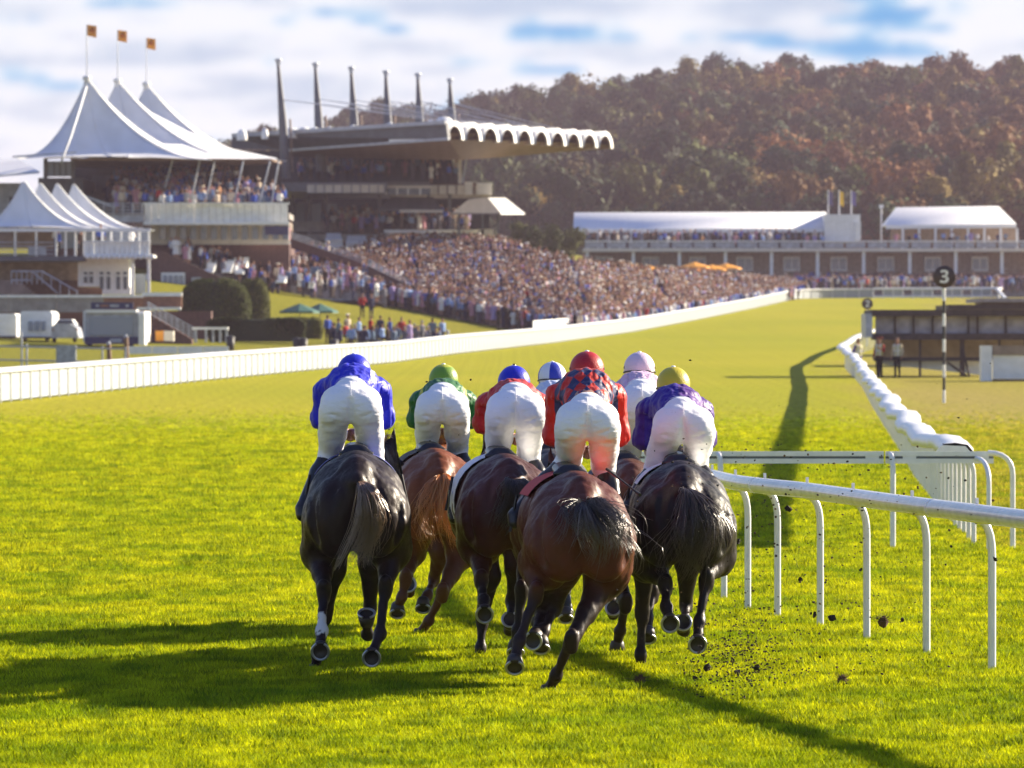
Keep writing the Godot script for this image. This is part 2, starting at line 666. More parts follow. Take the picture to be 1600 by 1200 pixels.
func make_hill() -> void:
	var st := begin()
	st.set_smooth_group(0)
	var cols := 80
	var rows := 18
	var grid := []
	for r in rows + 1:
		var line := []
		for c in cols + 1:
			var px := lerpf(-600.0, 2600.0, float(c) / cols)
			var t := float(r) / rows * 1.15
			var d := lerpf(800.0, 1350.0, t)
			var y := hill_height(px, minf(t, 1.0)) - maxf(t - 1.0, 0.0) * 120.0
			line.append(Vector3((px - 800.0) * d / FOCAL, y, -d))
		grid.append(line)
	for r in rows:
		for c in cols:
			quad(st, grid[r][c], grid[r + 1][c], grid[r + 1][c + 1], grid[r][c + 1])
	structure("hill", done(st), worn(plain(0.030, 0.034, 0.014, 0.95), M.grain, 0.02))
	var r := RandomNumberGenerator.new()
	r.seed = 21
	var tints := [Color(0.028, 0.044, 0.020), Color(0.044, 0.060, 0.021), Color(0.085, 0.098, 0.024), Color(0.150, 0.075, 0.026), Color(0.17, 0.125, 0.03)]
	var crowns := []
	for v in 10:
		var lobes := [[Vector3(0, 6.0, 0), 3.3]]
		for k in 7:
			var a := r.randf() * TAU
			lobes.append([Vector3(cos(a) * 2.9, r.randf_range(3.2, 8.4), sin(a) * 2.9), r.randf_range(1.0, 2.1)])
		crowns.append(crown_mesh(lobes, 1700, 0.40, tints[v % 5], r))
	var leaves := leafy(StandardMaterial3D.new())
	var bark := plain(0.06, 0.045, 0.03, 0.9)
	var trunk := trunk_mesh(6.0, 0.28, r)
	var places := []
	for v in 10:
		places.append([])
	var made := 0
	while made < 1500:
		var px := r.randf_range(250.0, 1700.0)
		var t := r.randf_range(0.0, 0.97)
		var d := lerpf(800.0, 1350.0, t)
		var v := r.randi() % 5
		if r.randf() < 0.35:
			v = r.randi() % 2
		if v == 3 and px < 1000.0:
			v = r.randi() % 3
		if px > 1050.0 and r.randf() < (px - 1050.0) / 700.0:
			v = 3 if r.randf() < 0.65 else 4          # warm sun haze painted into the crowns on the right of the wood
		var s := r.randf_range(0.85, 1.6)
		var b := Basis(Vector3.UP, r.randf() * TAU).scaled(Vector3(s, s * r.randf_range(0.85, 1.2), s))
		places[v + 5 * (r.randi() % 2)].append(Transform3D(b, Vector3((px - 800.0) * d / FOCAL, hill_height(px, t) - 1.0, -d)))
		made += 1
	var wood := Node3D.new()
	wood.name = "wood"
	add_child(wood)
	wood.set_meta("kind", "stuff")
	tag(wood, "dense mixed wood covering the hillside behind the stands", "wood")
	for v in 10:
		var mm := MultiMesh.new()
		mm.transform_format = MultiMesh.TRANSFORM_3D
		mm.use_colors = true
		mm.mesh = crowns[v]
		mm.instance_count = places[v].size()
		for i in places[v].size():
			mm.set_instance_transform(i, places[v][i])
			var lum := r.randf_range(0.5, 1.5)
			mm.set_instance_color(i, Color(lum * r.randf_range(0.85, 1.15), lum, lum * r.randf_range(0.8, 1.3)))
		var o := MultiMeshInstance3D.new()
		o.name = "tree_crowns"
		o.multimesh = mm
		o.material_override = leaves
		wood.add_child(o, true)
		o.set_meta("kind", "stuff")
	# trees along the skyline, each a thing of its own
	var px := 345.0
	while px < 1640.0:
		var t := 1.0
		var d := 1350.0
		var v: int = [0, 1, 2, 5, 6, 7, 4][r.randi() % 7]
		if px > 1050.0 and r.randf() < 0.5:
			v = 4 if r.randf() < 0.5 else 8  # warmer crowns paint the sun haze into the skyline at the right
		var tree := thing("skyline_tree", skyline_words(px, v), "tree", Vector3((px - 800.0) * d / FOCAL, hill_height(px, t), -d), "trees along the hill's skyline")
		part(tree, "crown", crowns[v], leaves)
		part(tree, "trunk", trunk, bark)
		var s := r.randf_range(0.75, 1.15)
		tree.scale = Vector3(s, s * r.randf_range(0.85, 1.1), s)
		tree.rotation.y = r.randf() * TAU
		px += r.randf_range(16.0, 34.0)
	M.leaves = leaves
	M.bark = bark
	# the clump of trees between the stand and the white pavilion
	for a in [[850, 425, 560, 1.0, "dark rounded tree between the grandstand and the white pavilion"], [885, 420, 566, 0.85, "yellow green tree tight against the end of the white pavilion"], [822, 405, 562, 0.75, "small green tree just right of the grandstand's lower awning"]]:
		var q := at(a[0], a[1], a[2])
		var tree := thing("tree", a[4], "tree", q, "trees beside the pavilion")
		var lobes := [[Vector3(0, 3.2, 0), 2.0]]
		for k in 6:
			var an := r.randf() * TAU
			lobes.append([Vector3(cos(an) * 1.5, r.randf_range(1.6, 4.6), sin(an) * 1.5), r.randf_range(0.9, 1.4)])
		part(tree, "crown", crown_mesh(lobes, 1800, 0.2, Color(0.075, 0.085, 0.02) if a[3] < 0.9 else Color(0.05, 0.062, 0.02), r), leaves)
		part(tree, "trunk", trunk_mesh(3.5, 0.18, r), bark)
		tree.scale = Vector3.ONE * a[3]

# ------------------------------------------------------------------ running rails

func path_points(t: Array, d0: float, d1: float, step: float) -> Array:
	var out := []
	var d := d0
	while d <= d1 + 0.01:
		out.append(on_ground(table(t, d), d))
		d += step
	return out

func make_left_rail() -> void:
	var o := thing("running_rail", "long white running rail with solid skirt curving away along the left of the track", "rail", on_ground(table(LEFT_RAIL, 172.0), 172.0))
	var org := o.position
	# gentle bend at the far end, where the rail swings right across the track
	var pts := path_points(LEFT_RAIL, 150.0, 596.0, 1.7)
	var last: Vector3 = pts[-1]
	for k in range(1, 9):
		var a := k / 8.0 * 1.25
		last += Vector3(sin(0.13 + a) * 1.7, 0, -cos(0.13 + a) * 1.7)
		last.y = ground(last.x, -last.z)
		pts.append(last)
	var post := tube_mesh([Vector3(0, -0.2, 0), Vector3(0, 0.97, 0)], [0.032], 6)
	for i in pts.size():
		part(o, "post", post, M.rail, pts[i] - org + Vector3(0.05, 0, 0))
	var i := 0
	while i < pts.size() - 1:
		var j: int = mini(i + 12, pts.size() - 1)
		var top := begin()
		var sheet := begin()
		for q in range(i, j):
			var a: Vector3 = pts[q] - org
			var b: Vector3 = pts[q + 1] - org
			rail_top(top, a, b, 0.13, 0.98, 1.12)
			sheet.set_smooth_group(-1)
			var bow := Vector3(-0.012, 0, 0)
			quad(sheet, a + Vector3(0, 0.06, 0), a + Vector3(0, 1.0, 0), b + Vector3(0, 1.0, 0), b + Vector3(0, 0.06, 0))
			quad(sheet, a + Vector3(-0.02, 0.06, 0), a + Vector3(-0.02, 1.0, 0), b + Vector3(-0.02, 1.0, 0) + bow, b + Vector3(-0.02, 0.06, 0) + bow)
		part(o, "top_rail", done(top), M.rail)
		part(o, "skirt_panel", done(sheet), M.skirt)
		i = j
	# the far rail across the end of the straight
	var far := thing("running_rail", "far white post and rail fence crossing the end of the straight", "rail", on_ground(40.0, 612.0))
	var q0: Vector3 = pts[-1]
	var fp := []
	for k in 14:
		var x := lerpf(q0.x, 55.5, k / 13.0)
		fp.append(on_ground(x, -q0.z + k * 0.25))
	for k in range(1, 7):
		fp.append(on_ground(55.5 - k * 1.1, 614.0 - k * 14.0))
	var st := begin()
	for k in fp.size() - 1:
		rail_top(st, fp[k] - far.position, fp[k + 1] - far.position, 0.16, 0.95, 1.22)
		var lower := begin()
		rail_top(lower, fp[k] - far.position, fp[k + 1] - far.position, 0.05, 0.10, 0.30)
		part(far, "lower_rail", done(lower), M.rail)
		if k % 3 != 0:
			var sh := begin()
			slab(sh, [fp[k] - far.position + Vector3(0, 0.25, 0), fp[k + 1] - far.position + Vector3(0, 0.25, 0), fp[k + 1] - far.position + Vector3(0, 1.0, 0), fp[k] - far.position + Vector3(0, 1.0, 0)], Vector3(0, 0, -0.03))
			part(far, "skirt_panel", done(sh), M.skirt)
	part(far, "top_rail", done(st), M.rail)
	for k in fp.size():
		part(far, "post", tube_mesh([Vector3(0, -0.2, 0), Vector3(0, 1.1, 0)], [0.07], 6), M.rail, fp[k] - far.position)

# one length of rail of rounded section between two heights above the points
func rail_top(st: SurfaceTool, a: Vector3, b: Vector3, half: float, y0: float, y1: float) -> void:
	var dir := b - a
	var s := Vector3(-dir.z, 0, dir.x).normalized() * half
	var prof := [[-1.0, y0], [-1.0, y1 - 0.04], [-0.6, y1], [0.6, y1], [1.0, y1 - 0.04], [1.0, y0]]
	st.set_smooth_group(-1)
	for k in prof.size():
		var p: Array = prof[k]
		var q: Array = prof[(k + 1) % prof.size()]
		quad(st, a + s * p[0] + Vector3(0, p[1], 0), a + s * q[0] + Vector3(0, q[1], 0), b + s * q[0] + Vector3(0, q[1], 0), b + s * p[0] + Vector3(0, p[1], 0))

func bent_post(foot: Vector3, top: Vector3, r: float) -> ArrayMesh:
	# upright pipe whose head bends over towards the rail
	var pts := [foot + Vector3(0, -0.25, 0), foot, foot.lerp(Vector3(foot.x, top.y, foot.z), 0.5)]
	var knee := Vector3(foot.x, top.y - 0.24, foot.z)
	for k in 7:
		var u := k / 6.0
		pts.append(knee.lerp(Vector3(foot.x, top.y, foot.z), u).lerp(Vector3(foot.x, top.y, foot.z).lerp(top, u), u))
	return tube_mesh(pts, [r], 10)

func make_right_rails() -> void:
	# the thick near rail on the right
	var feet := [[1.52, 48.0], [1.66, 46.4], [1.78, 44.9], [1.90, 43.1], [2.08, 41.9], [2.34, 40.6], [2.58, 38.9], [2.86, 36.9], [3.15, 35.1], [3.46, 33.2], [3.78, 31.2], [4.12, 29.2], [4.48, 27.2], [4.86, 25.2], [5.26, 23.2], [5.68, 21.2]]
	var o := thing("running_rail", "thick glossy white tubular rail on bent posts in the right foreground", "rail", Vector3(3.0, 0, -38.0))
	var line := Curve3D.new()
	for f in feet:
		line.add_point(Vector3(f[0] - 0.11, 1.04, -f[1]) - o.position)
	for k in range(1, feet.size() - 1):
		var tn: Vector3 = (line.get_point_position(k + 1) - line.get_point_position(k - 1)) * 0.17
		line.set_point_in(k, -tn)
		line.set_point_out(k, tn)
	var total := line.get_baked_length()
	var lens := [0.0, 5.9, 11.9, 17.8, 23.7, total]
	for k in lens.size() - 1:
		var pts := []
		var u: float = lens[k]
		while u < minf(lens[k + 1], total) - 0.012:
			pts.append(line.sample_baked(u, true))
			u += 0.25
		pts.append(line.sample_baked(minf(lens[k + 1], total) - 0.012, true))
		if pts.size() > 1:
			part(o, "rail_tube", tube_mesh(pts, [0.062], 18), M.rail_gloss)
		var j: Vector3 = line.sample_baked(minf(lens[k + 1], total) - 0.05, true)
		var j2: Vector3 = line.sample_baked(minf(lens[k + 1], total), true)
		if k < lens.size() - 2:
			part(o, "joint_collar", tube_mesh([j, j2], [0.0635], 18), M.rail)
	for f in feet:
		var g := Vector3(f[0], 0, -f[1]) - o.position
		part(o, "post", bent_post(g, g + Vector3(-0.11, 1.0, 0), 0.027), M.rail)
		part(o, "clip", box_mesh(Vector3(0.02, 0.05, 0.05)), M.rail, g + Vector3(-0.10, 1.115, 0))
	# the cross rail behind it, a slotted section on posts
	var c := thing("running_rail", "slotted white rail running crosswise behind the thick near rail", "rail", Vector3(3.5, 0, -56.0))
	var x0 := 1.85
	var x1 := 5.05
	var splits := [1.2, 3.9, 5.05]
	for k in 2:
		var a: float = splits[k] + 0.01
		var b: float = splits[k + 1] - 0.01
		var mid := Vector3((a + b) * 0.5 - 3.5, 0, 0)
		part(c, "rail_lip", box_mesh(Vector3(b - a, 0.05, 0.05)), M.rail, mid + Vector3(0, 1.008, 0))
		part(c, "rail_lip", box_mesh(Vector3(b - a, 0.05, 0.05)), M.rail, mid + Vector3(0, 0.932, 0))
		part(c, "rail_web", box_mesh(Vector3(b - a, 0.03, 0.012)), M.steel, mid + Vector3(0, 0.968, -0.01))
		part(c, "rail_bracket", box_mesh(Vector3(0.14, 0.027, 0.03)), M.rail, Vector3(a + 0.25 - 3.5, 0.969, 0.004))
		part(c, "rail_bracket", box_mesh(Vector3(0.14, 0.027, 0.03)), M.rail, Vector3(b - 0.12 - 3.5, 0.969, 0.004))
	for f in [[2.18, 0.0], [3.98, 0.0]]:
		part(c, "post", bent_post(Vector3(f[0] - 3.5, 0, 0.10), Vector3(f[0] - 3.5 - 0.02, 1.0, 0.03), 0.03), M.rail)
	part(c, "end_post", bent_post(Vector3(5.24 - 3.5, 0, 0.02), Vector3(4.98 - 3.5, 1.02, 0.02), 0.028), M.rail)
	part(c, "end_post", bent_post(Vector3(4.93 - 3.5, 0, 0.7), Vector3(4.86 - 3.5, 0.96, 0.05), 0.026), M.rail)
	var hoop := thing("rail_hoop", "bent white pipe hoop at the right edge beyond the near rail", "rail", Vector3(5.33, 0, -54.6))
	part(hoop, "pipe", bent_post(Vector3.ZERO, Vector3(0.25, 0.98, 0), 0.028), M.rail)
	# the padded rail that leads away from the corner, with a sheet hung on the track side
	var far := thing("running_rail", "wavy padded white rail on close posts snaking up the right of the track", "rail", on_ground(4.7, 57.0))
	var pts := path_points(RIGHT_RAIL, 57.0, 400.0, 1.5)
	var r := RandomNumberGenerator.new()
	r.seed = 5
	var i := 0
	while i < pts.size() - 1:
		var j: int = mini(i + 4, pts.size() - 1)
		var pad := begin()
		for q in range(i, j):
			for h in 4:
				var a: Vector3 = pts[q].lerp(pts[q + 1], h / 4.0) - far.position
				var b: Vector3 = pts[q].lerp(pts[q + 1], (h + 1) / 4.0) - far.position
				var s0 := (q * 4 + h) * 0.25
				pad_length(pad, a, b, wave(s0), wave(s0 + 0.25))
		if i == 0:
			var e: Vector3 = pts[0] - far.position
			slab(pad, [e + Vector3(-0.17, 0.93, 0), e + Vector3(0.18, 0.93, 0), e + Vector3(0.19, 1.0, 0), e + Vector3(0.13, 1.07, 0), e + Vector3(-0.12, 1.08, 0), e + Vector3(-0.18, 1.02, 0)], Vector3(0, 0, 0.02))
		part(far, "pad", done(pad), M.rail)
		i = j
	for q in pts.size():
		if q < 145 or q % 3 == 0:
			var g: Vector3 = pts[q] - far.position
			part(far, "post", bent_post(g + Vector3(0.22, 0, 0), g + Vector3(0.02, 0.98, 0), 0.026), M.rail)

func wave(s: float) -> float:
	return 0.035 * sin(s * 0.8) + 0.03 * sin(s * 0.37 + 1.0) + 0.008 * sin(s * 2.9)

func pad_length(st: SurfaceTool, a: Vector3, b: Vector3, wa: float, wb: float) -> void:
	var dir := b - a
	var s := Vector3(-dir.z, 0, dir.x).normalized()
	var prof := [[-0.17, 0.93], [-0.18, 1.02], [-0.12, 1.08], [0.0, 1.09], [0.13, 1.07], [0.19, 1.0], [0.18, 0.93]]
	st.set_smooth_group(0)
	for k in prof.size():
		var p: Array = prof[k]
		var q: Array = prof[(k + 1) % prof.size()]
		quad(st, a + s * (p[0] + wa) + Vector3(0, p[1] + wa * 0.6, 0), a + s * (q[0] + wa) + Vector3(0, q[1] + wa * 0.6, 0), b + s * (q[0] + wb) + Vector3(0, q[1] + wb * 0.6, 0), b + s * (p[0] + wb) + Vector3(0, p[1] + wb * 0.6, 0))

# ------------------------------------------------------------------ furlong markers and low sheds on the right

func furlong_marker(px: float, d: float, high: float, disc: float, digit: String, label: String, bands: bool) -> void:
	var g := on_ground((px - 800.0) * d / FOCAL, d)
	var o := thing("furlong_marker", label, "marker sign", g, "furlong markers")
	var n := 9
	for k in n:
		var y0 := (high - disc * 0.5) * k / n
		var y1 := (high - disc * 0.5) * (k + 1) / n
		part(o, "post_band", tube_mesh([Vector3(0, y0 - (0.3 if k == 0 else 0.0), 0), Vector3(0, y1, 0)], [0.05], 10), M.white if (k % 2 == 0 or not bands) else M.black)
	var st := begin()
	lathe(st, [Vector2(0, 0), Vector2(disc * 0.5, 0), Vector2(disc * 0.5, 0.04), Vector2(0, 0.04)], 32)
	var dk := part(o, "disc", done(st), M.shed, Vector3(0, high, 0.06))
	dk.rotation.x = PI / 2
	var t := TextMesh.new()
	var f := SystemFont.new()
	f.font_names = PackedStringArray(["Droid Sans"])
	f.font_weight = 700
	t.font = f
	t.text = digit
	t.font_size = 64
	t.pixel_size = disc * 0.0125
	t.depth = 0.02
	var num := part(o, "number", t, M.white, Vector3(0, high, 0.115))
	num.set_meta("label", "white figure %s" % digit)

func make_right_sheds() -> void:
	furlong_marker(1475, 172.0, 4.05, 0.72, "3", "tall black and white banded post carrying a dark disc numbered 3", true)
	furlong_marker(1355, 345.0, 2.75, 0.72, "2", "small distant white post carrying a dark disc numbered 2", false)
	# the long low open-fronted shed
	var o := thing("low_shed", "long low dark shed with open front beside the padded rail", "shed", at(1365, 597, 226.0))
	block(o, "roof_edge", M.shed, 1362, 1640, 484, 494, 226.0, 5.0)
	block(o, "upper_wall", M.shed_lilac, 1368, 1640, 494, 521, 226.6, 0.2)
	block(o, "middle_beam", M.shed, 1364, 1640, 521, 531, 226.2, 1.2)
	block(o, "back_wall", M.shed_tan, 1368, 1640, 531, 562, 230.0, 0.2)
	block(o, "lower_beam", M.shed, 1366, 1536, 558, 564, 226.4, 0.4)
	block(o, "kick_board", M.shed, 1370, 1536, 588, 593, 226.6, 0.3)
	block(o, "end_board", M.steel_light, 1353, 1363, 490, 527, 226.0, 3.0)
	var wall := begin()
	slab(wall, [at(1368, 568, 227.0) - o.position, at(1536, 586, 227.0) - o.position, at(1536, 564, 227.0) - o.position, at(1368, 564, 227.0) - o.position], Vector3(0, 0, -0.1))
	part(o, "white_board", done(wall), M.white)
	for x in [1397, 1426, 1456, 1512, 1526, 1570, 1610]:
		block(o, "post", M.shed, x, x + 3, 494, 521, 226.4, 0.15)
	for x in [1372, 1436, 1500, 1504, 1560, 1600]:
		block(o, "post", M.shed, x, x + 3.5, 531, 597, 226.5, 0.15)
	var br := begin()
	tube(br, [at(1480, 566, 226.3) - o.position, at(1514, 590, 226.3) - o.position], [0.05], 5)
	tube(br, [at(1505, 548, 226.3) - o.position, at(1515, 590, 226.3) - o.position], [0.05], 5)
	part(o, "brace", done(br), M.shed)
	var b := thing("low_shed", "upper dark flat shed roof rising behind the long low shed", "shed", at(1490, 484, 262.0))
	block(b, "roof_edge", M.shed, 1482, 1700, 476, 483, 262.0, 8.0)
	block(b, "wall", M.shed_grey, 1490, 1700, 483, 500, 263.0, 4.0)
	var c := thing("low_shed", "furthest dark shed roof just under the far white fence", "shed", at(1560, 476, 300.0))
	block(c, "roof_edge", M.shed_grey, 1528, 1700, 466, 472, 300.0, 8.0)
	block(c, "wall", M.shed, 1534, 1700, 472, 484, 301.0, 4.0)
	var w := thing("board_stand", "white board enclosure with a brown shelf at the right edge", "board", at(1540, 602, 214.0))
	block(w, "end_panel", M.white, 1534, 1550, 540, 603, 214.0, 1.0)
	block(w, "front_panel", M.white, 1551, 1660, 555, 592, 214.2, 0.1)
	block(w, "shelf", M.shed_tan, 1551, 1660, 540, 554.5, 214.1, 0.8)
	block(w, "base_board", M.shed, 1551, 1660, 592.5, 603, 214.1, 0.3)
	var p := thing("timber_post", "single dark timber post with a brace in front of the white boards", "post", on_ground((1566 - 800) * 190.0 / FOCAL, 175.0))
	var pz := p.position
	part(p, "post", tube_mesh([Vector3(0, -0.2, 0), Vector3(0, 2.35, 0)], [0.055], 8), M.wood)
	part(p, "brace", tube_mesh([Vector3(0.03, 1.55, 0), Vector3(0.55, 0.9, -0.2)], [0.03], 6), M.wood)

# ------------------------------------------------------------------ the white pavilion at the far right

func make_pavilion() -> void:
	var d := 645.0
	var o := thing("pavilion", "long two-storey white pavilion with tented roofs below the wooded hill", "pavilion", at(1250, 470, d))
	var org := o.position
	# roofs: sloping tent sheets with a short valance
	for a in [[897, 1290, 332, 331, 358, 357, 897, 1302], [1400, 1560, 324, 322, 352, 350, 1384, 1588]]:
		var st := begin()
		var deep := Vector3(0, 0, -9)
		var e0 := at(a[6], a[4], d) - org
		var e1 := at(a[7], a[5], d) - org
		var r0 := at(a[0], a[2], d + 5) - org
		var r1 := at(a[1], a[3], d + 5) - org
		quad(st, e0, r0, r1, e1)
		quad(st, r0, e0 + deep, e1 + deep, r1)
		tri(st, e0, e0 + deep, r0)
		tri(st, e1, r1, e1 + deep)
		part(o, "tent_roof", done(st), M.white)
		var v := begin()
		slab(v, [e0, e1, e1 + Vector3(0, -0.45, 0), e0 + Vector3(0, -0.45, 0)], Vector3(0, 0, -0.06))
		part(o, "valance", done(v), M.white)
	block(o, "upper_back_wall", M.slate, 915, 1290, 362, 390, d + 5, 0.3)
	block(o, "upper_back_wall", M.shed_tan, 1392, 1590, 356, 382, d + 5, 0.3)
	block(o, "plant_room", M.white, 1288, 1344, 335, 378, d - 1.0, 6.0)
	block(o, "plant_room_step", M.white, 1336, 1345, 347, 374, d - 1.6, 2.0)
	block(o, "balcony_floor", M.cream, 912, 1700, 388, 393, d - 3.0, 9.0)
	var x := 916.0
	while x < 1600.0:
		if x < 1288.0 or x > 1384.0:
			block(o, "column", M.white, x, x + 3.4, 357, 388, d - 0.5, 0.3)
		x += 17.0 if x < 1000.0 else 25.5
	x = 915.0
	while x < 1610.0:
		block(o, "ground_column", M.white, x, x + 5.0, 393, 438, d - 2.5, 0.4)
		x += 72.0
	# balcony rail
	block(o, "handrail", M.white, 914, 1700, 376, 378, d - 2.9, 0.1)
	x = 914.0
	while x < 1610.0:
		block(o, "baluster_panel", M.steel_light, x, x + 30.0, 379, 387, d - 2.8, 0.05)
		x += 34.0
	# ground floor wall with windows and doors
	block(o, "ground_wall", M.shed_tan, 912, 1700, 393, 450, d + 2.0, 0.4)
	x = 930.0
	while x < 1590.0:
		var w := block(o, "window", M.white, x, x + 26.0, 401, 424, d + 1.6, 0.3)
		var f := part(w, "pane", box_mesh(Vector3(0.75, 1.3, 0.05)), M.pane, Vector3(-0.45, 0, 0.16))
		f.name = "pane"
		part(w, "pane", box_mesh(Vector3(0.75, 1.3, 0.05)), M.pane, Vector3(0.45, 0, 0.16))
		x += 73.5
	block(o, "plinth", M.brick, 1300, 1700, 428, 460, d - 4.0, 0.5)
	block(o, "terrace_floor", M.concrete, 905, 1700, 452, 470, d - 4.5, 10.0)
	for a in [[1294, 300, "thin flagpole with a dark pennant above the pavilion's plant room", Color(0.12, 0.1, 0.2)], [1311, 300, "flagpole with a yellow flag above the pavilion's plant room", Color(0.8, 0.5, 0.03)], [1330, 300, "flagpole with a violet flag at the right of three by the pavilion", Color(0.14, 0.12, 0.3)]]:
		var base := at(a[0], 336, d + 2)
		var p := thing("flagpole", a[2], "flagpole", base, "flagpoles on the pavilion")
		part(p, "pole", tube_mesh([Vector3.ZERO, Vector3(0, 3.0, 0)], [0.08], 6), M.white)
		var c: Color = a[3]
		part(p, "flag", flag_mesh(0.5, 1.6), plain(c.r, c.g, c.b, 0.7), Vector3(0.05, 1.3, 0))
	var mast := thing("lamp_mast", "white lamp mast between the two pavilion roofs", "mast", at(1377, 392, d + 4))
	part(mast, "pole", tube_mesh([Vector3.ZERO, Vector3(0, 5.3, 0)], [0.12, 0.09], 6), M.white)
	part(mast, "lamp_head", box_mesh(Vector3(0.5, 0.4, 0.3)), M.white, Vector3(0, 5.4, 0))
	# orange parasols over the crowd
	var spots := [[958, 416], [984, 411], [1012, 414], [1060, 419], [1085, 409], [1090, 420], [1112, 413], [1134, 411]]
	var words := ["leftmost orange parasol over the crowd in front of the pavilion", "second orange parasol from the left over the crowd", "third orange parasol from the left over the crowd", "small low orange parasol in the middle of the crowd's row", "orange parasol standing highest behind two others in the row", "lowest orange parasol, in front of the highest one", "orange parasol second from the right of the row", "rightmost orange parasol over the crowd by the pavilion"]
	for k in spots.size():
		parasol(at(spots[k][0], spots[k][1], 575.0 + k * 1.5), 1.75, M.orange, words[k], "orange parasols")

func flag_mesh(w: float, h: float) -> ArrayMesh:
	var st := begin()
	st.set_smooth_group(0)
	var n := 8
	for k in n:
		var a := float(k) / n
		var b := float(k + 1) / n
		var za := 0.12 * w * sin(a * 7.0)
		var zb := 0.12 * w * sin(b * 7.0)
		var da := -0.18 * h * a
		var db := -0.18 * h * b
		quad(st, Vector3(a * w, da, za), Vector3(a * w, h + da * 0.6, za), Vector3(b * w, h + db * 0.6, zb), Vector3(b * w, db, zb))
		quad(st, Vector3(a * w, da, za - 0.02), Vector3(b * w, db, zb - 0.02), Vector3(b * w, h + db * 0.6, zb - 0.02), Vector3(a * w, h + da * 0.6, za - 0.02))
	return done(st)

func parasol(top: Vector3, r: float, m: Material, label: String, group: String) -> void:
	var o := thing("parasol", label, "parasol", top + Vector3(0, -2.6, 0), group)
	var st := begin()
	for k in 8:
		var a := TAU * k / 8.0
		var b := TAU * (k + 1) / 8.0
		st.set_smooth_group(-1)
		var p := Vector3(cos(a) * r, 2.05, sin(a) * r)
		var q := Vector3(cos(b) * r, 2.05, sin(b) * r)
		tri(st, Vector3(0, 2.6, 0), p, q)
		quad(st, p, p + Vector3(0, -0.14, 0), q + Vector3(0, -0.14, 0), q)
	part(o, "canopy", done(st), m)
	part(o, "pole", tube_mesh([Vector3(0, -0.6, 0), Vector3(0, 2.6, 0)], [0.03], 6), M.wood)

# ------------------------------------------------------------------ the grandstand with its masts

